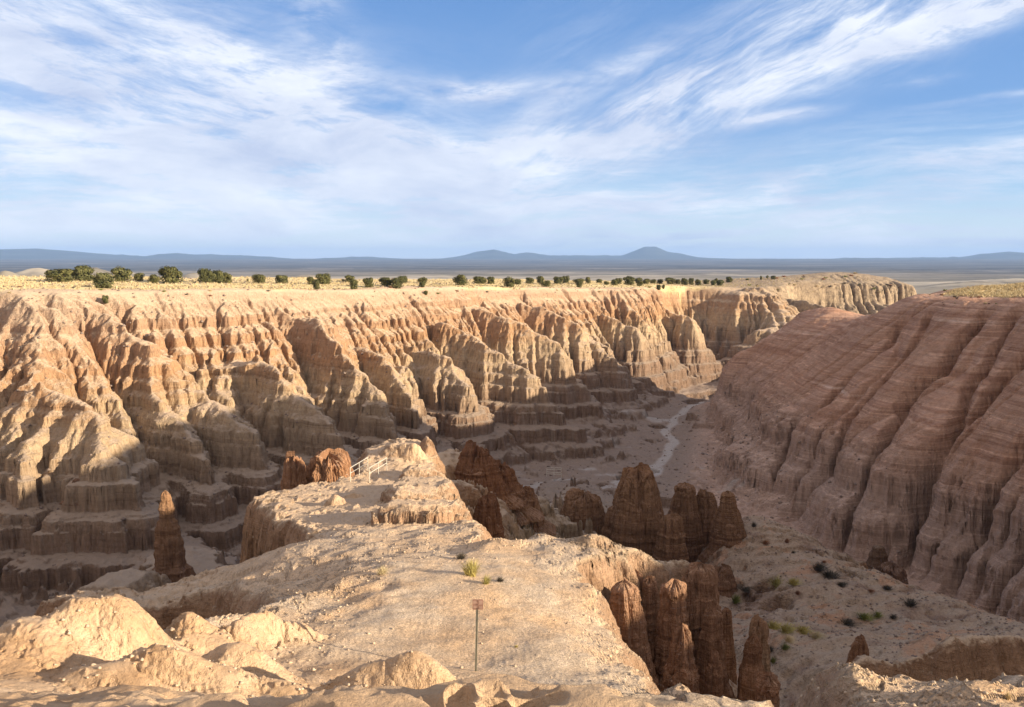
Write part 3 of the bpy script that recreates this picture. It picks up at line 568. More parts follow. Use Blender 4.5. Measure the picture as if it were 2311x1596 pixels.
    # relief below the mesh: crumbly ground, vertical flutes on steep faces
    h = N.math('ADD', N.math('MULTIPLY', N.noise(pos, 1.6, 9, 0.74), 0.55), N.math('MULTIPLY', N.noise(pos, 9.0, 5, 0.7), 0.10))
    fl = N.noise(N.scaled(pos, (1, 1, 0.10)), 2.4, 4, 0.65); inv = N.math('SUBTRACT', 1.0, sl)
    h = N.math('ADD', h, N.math('MULTIPLY', N.math('MULTIPLY', fl, inv), 1.1))
    h = N.math('ADD', h, N.math('MULTIPLY', N.math('MULTIPLY', bed, inv), 0.9))
    if terrain: h = N.math('MULTIPLY', h, N.math('SUBTRACT', 1.0, N.math('MAXIMUM', N.math('MULTIPLY', gv, 0.72), N.math('MULTIPLY', dirt, 0.6))))
    else: c = N.mix(0.45, c, N.mix(1.0, c, (0.95, 1.02, 1.1), 'MULTIPLY'))
    bp = N.n('ShaderNodeBump'); bp.inputs['Strength'].default_value = 1.0; bp.inputs['Distance'].default_value = 0.5; N.l(h, bp.inputs['Height']); N.l(bp.outputs[0], N.b.inputs['Normal'])
    return N.m
MAT = rock_material('badland clay'); MAT_T = rock_material('pillar clay', False, (0.95, 0.86, 0.84))
sdcm = G.sample(sdc, XX, YY)
cv = lambda a, b, t: sstep(a, b, t)
rwm = sstep(-5, 5, XX - (24 + np.clip(YY - 110, 0, 130) * 0.27)) * sstep(262, 248, YY) * sstep(14, 2, sdcm) * sstep(-1, 3, G.sample(ben_sd, XX, YY)) * sstep(60, 72, YY + 0.3 * XX) 
sdc_n = sdcm + 2.5 * fbm(XX / 6, YY / 6, 501, 3)
grass = sstep(4, 7, sdc_n) * (YY > 60)
grass = grass * (0.8 + 0.2 * fbm(XX / 5, YY / 5, 503, 3)) * (1 - 0.9 * sstep(95, 125, XX) * sstep(330, 365, YY))
rsd = GN.sample(ridge_sd, np.clip(XX, -45, 45), np.clip(YY, -3.5, 83)); nearz = (rad < 70) & (rsd < 0.5)
gravel = np.where(nearz, sstep(0.80, 0.93, NN[..., 2]) * sstep(0.4, -0.6, rsd), 0) * sstep(50, 26, rad) * (0.75 + 0.25 * fbm(XX / 2, YY / 2, 505, 3))
md = np.zeros_like(XX)
for m_ in MOUNDS[:19]: md = np.maximum(md, np.exp(-(((XX - m_[0]) / (m_[2] * 1.25)) ** 2 + ((YY - m_[1]) / (m_[3] * 1.25)) ** 2) ** 2))
md = np.maximum(md, sstep(-1.5, -3.5, XX + 0.3 * (YY - 15)) * sstep(20, 17.5, YY))
gravel = gravel * (1 - md)
wd = np.full(XX.shape, 99.0)
for a_, b_ in zip(WASH[1:-1], WASH[2:]):
    a2 = np.array(a_[:2]); e = np.array(b_[:2]) - a2; wxx = XX + 1.6 * fbm(XX / 9, YY / 9, 511, 2); wyy = YY + 3.0 * fbm(XX / 9, YY / 9, 513, 2)
    t_ = np.clip(((wxx - a2[0]) * e[0] + (wyy - a2[1]) * e[1]) / (e @ e), 0, 1); wd = np.minimum(wd, np.hypot(wxx - a2[0] - t_ * e[0], wyy - a2[1] - t_ * e[1]))
wash = sstep(1.7, 0.8, wd) * (YY > 120) * (YY < 262) * (ZZ < -42)
pl = PZ(1290, 1085, -45.5); wash = np.maximum(wash, 0.8 * sstep(0.25, 0.5, fbm(XX / 9, YY / 5, 515, 3) + 0.75 * np.exp(-(((XX - pl[0]) / 16) ** 2 + ((YY - pl[1] ) / 10) ** 2)) + 0.5 * np.exp(-(((XX - 45) / 12) ** 2 + ((YY - 240) / 14) ** 2)) - 0.25) * sstep(-43, -44.5, ZZ) * (YY < 260))
bench = sstep(2.0, -1.0, G.sample(ben_sd, XX, YY)) * (1 - rwm)
terr = dict(bench=bench, redwall=rwm, grass=grass, gravel=gravel, mud=md, wash=wash)
cz = lambda A: 0.25 * (A[:-1, :-1] + A[1:, :-1] + A[1:, 1:] + A[:-1, 1:])
gz_, rz_, nz_, sz_ = cz(grass), cz(rwm), cz(((rad < 85) & (G.sample(sdc, XX, YY) < 50)).astype(float) * sstep(-30, -22, ZZ)), cz(wash)
lab = np.where(gz_ > 0.4, 1, np.where(rz_ > 0.5, 2, np.where(nz_ > 0.5, 3, 0)))
for k, (nm, lb) in enumerate((('canyon_slope', 'eroded tan badlands wall and canyon floor'), ('plateau', 'flat straw coloured plateau on the rim'), ('red_slope', 'shaded reddish brown canyon wall with parallel gullies'), ('ridge', 'sunlit foreground clay ridge with gravel path'))):
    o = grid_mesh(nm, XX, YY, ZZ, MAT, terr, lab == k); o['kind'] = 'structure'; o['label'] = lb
del gz_, rz_
log('terrain meshes')
def ground(x, y):
    z = height(np.atleast_1d(np.array(x, float)), np.atleast_1d(np.array(y, float))); return z
def HITF(u, v, t0=8, tmax=560):
    d = ray(u, v); t = t0 * (tmax / t0) ** np.linspace(0, 1, 2500); hz = height(d[0] * t, d[1] * t); hit = hz > d[2] * t
    if not hit.any(): return None
    k = int(np.argmax(hit)); return (d[0] * t[k], d[1] * t[k], float(hz[k]))

# ------------------------------------------------------------------ objects
def tag(o, label=None, cat=None, group=None, kind=None):
    if label: o['label'] = label
    if cat: o['category'] = cat
    if group: o['group'] = group
    if kind: o['kind'] = kind
    return o
def empty(name, loc, rz=0.0):
    o = bpy.data.objects.new(name, None); COL.objects.link(o); o.location = loc; o.rotation_euler = (0, 0, rz); return o
def mesh_obj(name, verts, faces, mat, parent=None, smooth=False):
    me = bpy.data.meshes.new(name); me.from_pydata([tuple(map(float, v)) for v in verts], [], [tuple(map(int, f)) for f in faces])
    if smooth: me.polygons.foreach_set('use_smooth', np.ones(len(me.polygons), bool))
    me.materials.append(mat); me.update(); o = bpy.data.objects.new(name, me); COL.objects.link(o)
    if parent: o.parent = parent
    return o
def simple(name, col, rough=0.8, metal=0.0, nscale=None, namp=0.3):
    N = NT(name); c = col
    if nscale:
        tc = N.n('ShaderNodeTexCoord').outputs['Object']; c = N.ramp(N.noise(tc, nscale, 5, 0.65), [(0.3, tuple(v * (1 - namp) for v in col)), (0.7, tuple(min(1, v * (1 + namp)) for v in col))])
    N.set(N.b.inputs['Base Color'], c); N.b.inputs['Roughness'].default_value = rough; N.b.inputs['Metallic'].default_value = metal; return N.m

# ---- rock pillars
def grid_faces(n, m):
    i, j = np.meshgrid(np.arange(n), np.arange(m - 1), indexing='ij'); a = (i * m + j).ravel(); b = (((i + 1) % n) * m + j).ravel()
    return np.stack([a, b, b + 1, a + 1], -1)
def pillar(name, label, cat, u, vt, y, wt, wb, vb=None, ratio=0.85, cap=0.0, seed=0, rz=0.0, jag=0.25, power=1.0, lean=0.0, group=None, flute=0.16, mat=None, n=560, m=170, sink=2.0, cols=20, shape=None):
    """a fluted clay pillar: a core ringed by tapering columns of unequal height; top at (u, vt), y metres away"""
    rs = np.random.RandomState(seed * 13 + 1)
    top = PY(u, vt, y); s = y / FPX; rt, rb = wt * s / 2, wb * s / 2
    zg = float(ground([top[0]], [y])[0]); zb = zg - sink
    if vb is not None: zb = min(zb, PY(u, vb, y)[2] - 0.5)
    hgt = top[2] - zb; th = np.linspace(0, 2 * np.pi, n, endpoint=False)[:, None]; t = np.linspace(0, 1, m)[None] ** 0.9; t = t + 0 * th
    cx, cy = np.cos(th) + 0 * t, np.sin(th) + 0 * t; o_ = seed * 7.7; H_ = hgt
    prof = (rb + (rt - rb) * t ** power)
    if shape: prof = rb * np.interp(t, [a for a, b in shape], [b for a, b in shape])
    low = fbm(cx * 1.1 + o_, cy * 1.1 + t * hgt * 0.06, 601 + seed, 2)
    core = prof * (0.80 + 0.22 * low)
    R_ = core.copy()
    if flute > 0.05:
        for k in range(cols + int(rb * 2)):
            a0 = 6.2832 * (k + rs.uniform(-0.45, 0.45)) / (cols + int(rb * 2)); topk = 1.0 if rs.rand() < 0.35 else rs.uniform(0.35, 0.97); rr0 = rs.uniform(0.13, 0.27)
            f = rs.uniform(0.68, 0.88); swell = rs.uniform(0.7, 1.3)
            q = np.clip(t / topk, 0, 1.2); rk = prof * rr0 * (1 + 0.35 * swell * (1 - q)) * np.clip(1 - np.clip((q - 0.93) / 0.07, 0, 1) ** 2, 0, 1) ** 0.7
            ck = prof * f * (1 + 0.10 * (1 - q)) + 0 * t; wob = 0.05 * fbm(t * hgt * 0.5 + k, t * 0 + o_, 640 + k % 7, 2)
            dth = np.cos(th - a0 - wob); bq = ck * dth; disc = rk ** 2 - (ck ** 2 - bq ** 2); R_ = np.maximum(R_, np.where((disc > 0) & (dth > 0), bq + np.sqrt(np.maximum(disc, 0)), 0))
    fs = min(9.0, max(4.0, rb * 3.2))
    R_ = R_ * (1 + (0.62 * flute) * fbm(cx * fs + o_, cy * fs + t * hgt * 0.10, 631 + seed, 4, 0.65, ridged=True))
    led = fbm(t * hgt * 1.3 + o_, low * 0.4 + 3, 661 + seed, 4, 0.7); R_ = R_ + (0.14 + 0.05 * flute) * led * min(1.3, rb) + (0.06 * min(1.2, rb) * sstep(0.62, 0.72, vn(t * hgt * 2.1 + o_, low * 0.6, 671 + seed)) if flute > 0.05 else 0) + 0.03 * fbm(th * 14 + 0 * t, t * hgt * 4, 691, 3, 0.7)
    R_ = R_ * (1 + 0.35 * sstep(0.22, 0.0, t) * (1 if flute > 0.05 else 0))
    tb_ = sstep(0.92, 0.985, t) * 0.85; R_ = R_ * (1 - tb_) + prof * (0.93 + 0.12 * fbm(cx * 2.5 + o_, cy * 2.5, 717 + seed, 3)) * tb_
    if cap: R_ = R_ + (cap * rt * (1 + 0.6 * fbm(cx * 2.2 + o_, cy * 2.2, 711, 3))) * sstep(0.925, 0.94, t)
    close = np.clip(1 - np.clip((t - 0.965) / 0.035, 0, 1) ** 1.6, 0, 1) ** 0.8; rad_ = R_ * close
    z = zb + hgt * t + 1.9 * jag * rt * (fbm(cx * 1.7 + o_, cy * 1.7, 701 + seed, 4, 0.65) - 0.2 + 0.2 * fbm(cx * close * 5 + o_, cy * close * 5, 705, 3)) * sstep(0.55, 1.0, t)
    X = lean * (1 - t) + rad_ * cx; Y = rad_ * cy * ratio
    V = np.stack([X, Y, z - zb], -1).reshape(-1, 3); o = mesh_obj(name, V, grid_faces(n, m), mat or MAT_T, smooth=True)
    o.location = (top[0], y, zb); tag(o, label, cat, group); return o
TAPER = [(0, 1.0), (0.35, 0.86), (0.7, 0.66), (0.92, 0.52), (1, 0.46)]; CONE = [(0, 1.0), (0.4, 0.8), (0.75, 0.5), (0.9, 0.34), (1, 0.22)]
PL = [
 ('rock_tower', 'broad dark red flat-topped tower, largest of the pillars beyond the ridge', 1441, 1057, 87, 80, 146, 1265, dict(jag=0.35, seed=1, flute=0.13, cols=26, shape=[(0, 1.0), (0.45, 0.92), (0.75, 0.72), (0.93, 0.56), (1, 0.52)])),
 ('rock_tower', 'pale capped red pillar second to the right of the broad tower', 1545, 1090, 92, 44, 96, 1225, dict(seed=2, cap=0.10, shape=TAPER, jag=0.2)),
 ('rock_tower', 'low rounded red pillar wedged between two taller capped pillars', 1594, 1108, 93, 46, 84, 1215, dict(seed=3, shape=TAPER, jag=0.5)),
 ('rock_tower', 'slim pale capped pillar standing rightmost above the shaded talus slope', 1642, 1108, 87, 24, 84, 1255, dict(seed=4, cap=0.25, lean=0.5, shape=CONE)),
 ('rock_tower', 'conical striped pillar leaning on the foot of the broad dark tower', 1517, 1160, 81, 36, 92, 1268, dict(seed=5, shape=TAPER, jag=0.4)),
 ('rock_block', 'square fluted rock block left of the broad dark tower', 1318, 1110, 92, 92, 128, 1232, dict(seed=6, jag=0.35, cols=30, shape=[(0, 1.0), (0.6, 0.85), (0.93, 0.68), (1, 0.62)])),
 ('rock_tower', 'lone dark finger of rock rising from the shaded left valley', 373, 1108, 82, 18, 120, 1345, dict(seed=7, jag=0.3, flute=0.1, cols=9, shape=[(0, 1.0), (0.2, 0.85), (0.32, 0.72), (0.36, 0.55), (0.5, 0.50), (0.68, 0.46), (0.76, 0.30), (0.9, 0.24), (1, 0.16)])),
 ('rock_tower', 'pale topped cone just below the gravel slope right of the sign', 1408, 1308, 28.5, 44, 140, 1450, dict(seed=8, jag=0.3, cap=0.10, lean=0.45, shape=[(0, 1.0), (0.5, 0.78), (0.85, 0.56), (0.94, 0.46), (1, 0.2)])),
 ('rock_tower', 'fluted pillar with a pale cap in front of the overhanging slab', 1522, 1312, 29.0, 48, 104, 1480, dict(seed=9, cap=0.22, shape=[(0, 1.0), (0.5, 0.82), (0.93, 0.5), (1, 0.42)], jag=0.4)),
 ('rock_tower', 'tall fluted pillar at the right end of the overhanging slab', 1583, 1272, 31.5, 60, 112, 1500, dict(seed=10, jag=0.3, cols=24, shape=[(0, 1.0), (0.5, 0.86), (0.9, 0.66), (1, 0.6)])),
 ('rock_tower', 'slender column in the dark cleft between the cone and the capped pillar', 1466, 1306, 31, 34, 62, 1480, dict(seed=25, jag=0.5)),
 ('rock_tower', 'thin column filling the gap between capped pillar and right end pillar', 1552, 1296, 31, 30, 70, 1490, dict(seed=30, jag=0.5)),
 ('rock_tower', 'half hidden column behind the pale topped cone', 1432, 1290, 31.5, 40, 66, 1480, dict(seed=31, jag=0.4)),
 ('rock_tower', 'low leaning buttress at the outer foot of the right end pillar', 1606, 1372, 30, 24, 74, 1520, dict(seed=32, jag=0.7, shape=TAPER)),
 ('rock_tower', 'short square red stub behind the fluted cliff', 1638, 1374, 36, 34, 62, 1445, dict(seed=11, jag=0.6, shape=TAPER)),
 ('rock_tower', 'jagged pale tipped crag at the foot of the fluted cliff', 1540, 1418, 25.5, 42, 170, 1590, dict(seed=12, jag=0.9, cols=26, shape=[(0, 1.0), (0.4, 0.8), (0.75, 0.45), (1, 0.22)])),
 ('rock_tower', 'small brown cone low beside the jagged pale crag', 1614, 1466, 27, 22, 92, 1590, dict(seed=13, jag=0.6, shape=CONE)),
 ('rock_tower', 'pointed dark red spire alone in the ravine at lower right', 1699, 1435, 30, 26, 104, 1600, dict(seed=14, jag=0.5, shape=[(0, 1.0), (0.45, 0.72), (0.8, 0.42), (1, 0.26)])),
 ('rock_tower', 'stubby pillar with a wide pale cap above the sunlit boulders', 1735, 1524, 24, 48, 70, 1600, dict(seed=15, cap=0.26, jag=0.5)),
 ('rock_crag', 'low crumbling red crag at the edge of the yellow grass', 1712, 1398, 46, 40, 78, 1434, dict(seed=16, jag=0.9, shape=TAPER)),
 ('rock_dome', 'smooth grey dome at the foot of the shaded red wall', 1983, 1229, 99, 40, 84, 1300, dict(seed=17, flute=0.02, jag=0.0, mat='dome', shape=[(0, 1.0), (0.3, 0.98), (0.6, 0.9), (0.8, 0.72), (0.93, 0.45), (1, 0.25)])),
 ('rock_crag', 'ledgy pale capped crag under the grey dome', 2015, 1272, 93, 60, 110, 1350, dict(seed=18, cap=0.12, jag=0.3, shape=TAPER)),
 ('rock_crag', 'sunlit tipped red crag beyond the left edge of the flat ridge top', 666, 1036, 68, 40, 104, 1110, dict(seed=19, jag=1.0, shape=TAPER)),
 ('rock_crag', 'blocky cream topped crag behind the railings', 742, 1018, 70, 84, 140, 1110, dict(seed=20, jag=0.5, cols=30, shape=[(0, 1.0), (0.6, 0.84), (1, 0.62)])),
 ('rock_crag', 'jagged brown crag right of the far end of the sunlit ridge', 1075, 1012, 74, 50, 130, 1120, dict(seed=26, jag=0.8, cols=26, shape=TAPER)),
 ('rock_crag', 'stepped brown crag below the jagged one beyond the ridge', 1130, 1052, 76, 46, 120, 1150, dict(seed=27, jag=0.8, cols=24, shape=TAPER)),
 ('rock_crag', 'lowest of the brown crags stepping down right of the ridge', 1180, 1100, 78, 36, 100, 1190, dict(seed=28, jag=0.8, shape=TAPER)),
 ('rock_crag', 'narrow red crag under the right edge of the ridge ledges', 1100, 1118, 58, 40, 100, 1225, dict(seed=29, jag=0.6, shape=TAPER)),
 ('rock_tower', 'tiny knob topped pinnacle on the shaded far left wall', 172, 1080, 110, 12, 44, 1125, dict(seed=21, cap=0.2)),
 ('rock_crag', 'low dark striped hump below the slim pale pillar', 1628, 1278, 78, 30, 84, 1330, dict(seed=22, jag=0.6, shape=TAPER)),
 ('rock_tower', 'thin bent finger of clay on the shaded ridge at lower right', 1942, 1434, 31.5, 14, 90, 1500, dict(seed=23, jag=0.8, shape=CONE)),
 ('rock_block', 'stacked grey block at the edge of the shaded left shelf', 492, 1280, 44, 26, 40, 1316, dict(seed=24, flute=0.08)),
]
MAT_RED = rock_material('red pillar clay', False, (0.74, 0.59, 0.52))
MAT_DOME = rock_material('grey dome clay', False, (0.72, 0.66, 0.60))
for nm, lb, u, vt, y, wt, wb, vb, kw in PL:
    if kw.get('mat') == 'dome': kw['mat'] = MAT_DOME
    elif y > 55 and 'ledgy' not in lb and not (u < 800 and 'crag' in nm): kw['mat'] = MAT_RED
    pillar(nm, lb, nm.replace('_', ' '), u, vt, y, wt, wb, vb, **kw)
# the lone finger's broad base
log('pillars')

# ---- leafy things
def leaf_material(name, c1, c2, scale=1.5):
    N = NT(name); tc = N.n('ShaderNodeTexCoord').outputs['Object']; oi = N.n('ShaderNodeObjectInfo')
    c = N.ramp(N.noise(tc, scale, 3, 0.7), [(0.35, c1), (0.65, c2)]); c = N.mix(0.5, c, N.ramp(oi.outputs['Random'], [(0, (0.75, 0.8, 0.8)), (1, (1.25, 1.15, 1.0))]), 'MULTIPLY')
    N.l(c, N.b.inputs['Base Color']); N.b.inputs['Roughness'].default_value = 0.85; return N.m
MAT_JUN = leaf_material('juniper foliage', (0.045, 0.050, 0.018), (0.165, 0.155, 0.060))
MAT_BARK = simple('bark', (0.16, 0.11, 0.08), 0.9, 0, 6)
def crown_mesh(name, seed, n=2600):
    rs = np.random.RandomState(seed); lob = rs.randn(9, 3); lob /= np.linalg.norm(lob, axis=1, keepdims=True); lob[:, 2] = np.abs(lob[:, 2]) * 0.8 - 0.15
    lob *= 0.66 * rs.uniform(0.55, 1.15, (9, 1)); lr = rs.uniform(0.24, 0.50, 9)
    lob = np.vstack([lob, [[0, 0, 0], [0, 0, -0.35]]]); lr = np.append(lr, [0.58, 0.60])
    lob = np.vstack([lob, [[0.3, 0, -0.5], [-0.3, 0.1, -0.5], [0, -0.35, -0.5]]]); lr = np.append(lr, [0.5, 0.52, 0.5])
    k = rs.randint(0, len(lr), n); d = rs.randn(n, 3); d /= np.linalg.norm(d, axis=1, keepdims=True)
    p = lob[k] + d * lr[k][:, None] * rs.uniform(0.70, 1.14, (n, 1)); p[:, 2] *= 0.95
    a = np.cross(d, rs.randn(n, 3)); a /= np.linalg.norm(a, axis=1, keepdims=True); b = np.cross(d, a) + d * rs.uniform(-0.7, 0.7, (n, 1)); sz = rs.uniform(0.035, 0.085, (n, 1))
    V = np.concatenate([p - a * sz, p + b * sz * 1.2, p + a * sz, p - b * sz * 1.2], 1).reshape(-1, 3); V[:, 2] = np.maximum(V[:, 2], -0.92)
    Fc = np.arange(4 * n).reshape(n, 4); me = bpy.data.meshes.new(name); me.from_pydata(V.tolist(), [], Fc.tolist()); me.materials.append(MAT_JUN); return me
def trunk_mesh(seed):
    rs = np.random.RandomState(seed); V = []; Fc = []
    for lb in range(4):
        a0 = rs.uniform(0, 6.28); tipx, tipy = (0, 0) if lb == 0 else (0.45 * math.cos(a0), 0.45 * math.sin(a0)); r0 = 0.10 if lb == 0 else 0.05
        for k in range(6):
            t = k / 5; b0 = len(V); cz_ = -1.08 + (1.1 if lb == 0 else 0.85) * t + (0 if lb == 0 else 0.15)
            for q in range(7):
                an = q * 6.2832 / 7; rr = r0 * (1 - 0.7 * t) * (1 + 0.25 * rs.rand()); V.append((tipx * t ** 1.3 + rr * math.cos(an), tipy * t ** 1.3 + rr * math.sin(an), cz_))
            if k:
                for q in range(7): Fc.append((b0 - 7 + q, b0 - 7 + (q + 1) % 7, b0 + (q + 1) % 7, b0 + q))
    me = bpy.data.meshes.new('trunk'); me.from_pydata(V, [], Fc); me.materials.append(MAT_BARK); return me
CROWNS = [crown_mesh('crown', 800 + i) for i in range(7)]; TRUNKS = [trunk_mesh(850 + i) for i in range(3)]
TS = []
for off, sc, L in ((0, 3.611, [(545, 250, 180, 310), (740, 200, 150, 300), (945, 205, 215, 362), (1100, 190, 172, 308), (1255, 90, 215, 300), (1385, 110, 235, 318), (1545, 220, 158, 322), (1855, 150, 188, 318), (1970, 130, 195, 318), (2050, 110, 220, 318), (955, 60, 425, 500), (800, 90, 235, 298)]),
                   (600, 3.611, [(175, 125, 228, 323), (385, 145, 240, 323), (640, 80, 255, 330), (750, 145, 225, 332), (690, 75, 285, 378), (990, 100, 245, 310), (1028, 75, 275, 375), (1158, 108, 262, 355), (1320, 140, 260, 345), (1410, 115, 270, 365), (1465, 105, 248, 318), (1645, 105, 265, 320), (1640, 65, 305, 370), (1678, 38, 380, 425), (2000, 142, 235, 337), (2150, 110, 253, 322), (2265, 75, 258, 325), (935, 35, 280, 303), (70, 20, 280, 305)]),
                   (1200, 3.611, [(25, 60, 262, 322), (100, 70, 258, 325), (270, 120, 262, 355), (340, 70, 275, 330), (445, 85, 262, 322), (545, 75, 250, 322), (600, 85, 295, 352), (705, 100, 255, 328), (770, 75, 250, 320), (895, 100, 270, 325), (892, 65, 303, 355), (978, 60, 258, 322), (1075, 65, 278, 320), (1138, 45, 300, 335), (1210, 75, 280, 338), (1245, 75, 270, 325), (1345, 115, 253, 335), (1430, 70, 262, 320), (1440, 65, 290, 345), (1500, 75, 275, 327), (1565, 55, 283, 320), (1620, 65, 280, 322), (1715, 90, 258, 330), (1785, 75, 280, 325), (1612, 50, 330, 378), (1655, 30, 330, 370), (1835, 50, 268, 298), (1858, 50, 280, 335), (1905, 55, 268, 330), (1970, 65, 282, 340), (2042, 65, 282, 327), (2105, 50, 285, 337), (2165, 75, 285, 340), (2245, 60, 260, 303), (2135, 40, 270, 290)]),
                   (1800, 3.041, [(68, 52, 218, 255), (405, 40, 208, 240), (312, 20, 212, 226), (205, 30, 232, 245), (360, 18, 206, 218)])):
    for c, w_, t, b in L: TS.append(((off + c / sc) / 1.1077, w_ / sc / 1.1077, (620 + t / sc) / 1.1077, (620 + b / sc) / 1.1077))
TS.sort(key=lambda q: q[0])
rs = np.random.RandomState(5)
rimu = [(-300, 135), (0, 150), (250, 165), (500, 180), (750, 205), (1000, 235), (1250, 280), (1500, 330), (1650, 360), (1780, 392), (2100, 430)]
for i, (u, w_, vt, vb) in enumerate(TS):
    ry = np.interp(u, [a for a, b in rimu], [b for a, b in rimu]); p = HITF(u, vb, 60)
    lo = ry - 12 if vb > 655 else ry + 3
    y = ry + 45 if p is None else min(max(p[1], lo), ry + 55)
    d = ray(u, vb); x = d[0] * y / d[1]; z = float(ground([x], [y])[0]); hh = max(PY(u, vt, y)[2] - z, 0.7); wd_ = w_ * y / FPX / 2
    r = empty('juniper_tree', (x, y, z), rs.uniform(0, 6.28)); kind = 'juniper'
    c = bpy.data.objects.new('crown', CROWNS[i % 7]); tr_ = bpy.data.objects.new('trunk', TRUNKS[i % 3])
    for q in (c, tr_):
        COL.objects.link(q); q.parent = r; q.location = (0, 0, hh * 0.55); q.scale = (wd_ * 1.12, wd_ * 1.12, hh * 0.64)
    tag(r, None, 'tree', 'junipers along the far rim'); r['_u'] = u; r['_h'] = hh; r['_w'] = wd_ * 2; r['_b'] = vb
TREES = [o for o in COL.objects if o.name.startswith('juniper_tree')]
TREES.sort(key=lambda o: o['_u'])
ORD = ['', 'second ', 'third ', 'fourth ', 'fifth ', 'sixth ', 'seventh ', 'eighth ', 'ninth ', 'tenth ', 'eleventh ', 'twelfth ', 'thirteenth ', 'fourteenth ', 'fifteenth ', 'sixteenth ', 'seventeenth ', 'eighteenth ', 'nineteenth ', 'twentieth ']
secs = [(0, 420, 'at the far left'), (420, 700, 'left of centre'), (700, 1000, 'before the centre of the rim'), (1000, 1260, 'under the first blue peak'), (1260, 1440, 'between the two blue peaks'), (1440, 1560, 'under the cone shaped blue peak'), (1560, 1680, 'where the grass strip narrows'), (1680, 2311, 'on the far knoll')]
for a_, b_, where in secs:
    L = [o for o in TREES if a_ <= o['_u'] < b_]
    for k, o in enumerate(L):
        sh = 'tall ' if o['_h'] > o['_w'] * 1.15 else ('wide ' if o['_w'] > o['_h'] * 1.25 else 'round ')
        sz = 'large ' if o['_w'] > 4.2 else ('small ' if o['_w'] < 2.2 else '')
        o['label'] = ('%s%sdark green juniper, %sfrom the left of those %s' % (sz, sh, ORD[k] if k else 'first ', where)).replace(', second ', ', second ').replace('from the left of those', 'from left')
for o in TREES:
    for k in ('_u', '_h', '_w', '_b'): del o[k]
log('trees')
# shrubs: many thin stems
def blade_mesh(name, seed, n, spread, mat, wdt=0.012):
    rs = np.random.RandomState(seed); V = []; Fc = []
    az_ = rs.uniform(0, 6.283, n); tilt = rs.uniform(0, spread, n); L = rs.uniform(0.5, 1.0, n); bx = rs.randn(n) * 0.12; by = rs.randn(n) * 0.12
    for i in range(n):
        dx, dy, dz = math.sin(tilt[i]) * math.cos(az_[i]), math.sin(tilt[i]) * math.sin(az_[i]), math.cos(tilt[i]); wx_, wy_ = -math.sin(az_[i] + 1) * wdt, math.cos(az_[i] + 1) * wdt
        b0 = len(V); V += [(bx[i] - wx_, by[i] - wy_, -0.05), (bx[i] + wx_, by[i] + wy_, -0.05), (bx[i] + dx * L[i] * .6 + wx_ * .8, by[i] + dy * L[i] * .6 + wy_ * .8, dz * L[i] * .65), (bx[i] + dx * L[i] * .6 - wx_ * .8, by[i] + dy * L[i] * .6 - wy_ * .8, dz * L[i] * .65), (bx[i] + dx * L[i] * 1.05, by[i] + dy * L[i] * 1.05, dz * L[i] * .95)]
        Fc += [(b0, b0 + 1, b0 + 2, b0 + 3), (b0 + 3, b0 + 2, b0 + 4)]
    me = bpy.data.meshes.new(name); me.from_pydata(V, [], Fc); me.materials.append(mat); return me
MS = {'yellow': leaf_material('rabbitbrush', (0.28, 0.24, 0.08), (0.50, 0.42, 0.14)), 'dark': leaf_material('dark scrub', (0.05, 0.045, 0.035), (0.12, 0.10, 0.075)), 'rust': leaf_material('rust scrub', (0.20, 0.09, 0.05), (0.30, 0.15, 0.08)), 'dry': leaf_material('dry grass', (0.45, 0.36, 0.20), (0.62, 0.50, 0.30)), 'green': leaf_material('green scrub', (0.10, 0.12, 0.03), (0.25, 0.25, 0.07))}
BM = {k: [blade_mesh('foliage', 900 + i + 10 * j, 260, 1.25, m_, 0.013) for i in range(2)] for j, (k, m_) in enumerate(MS.items())}
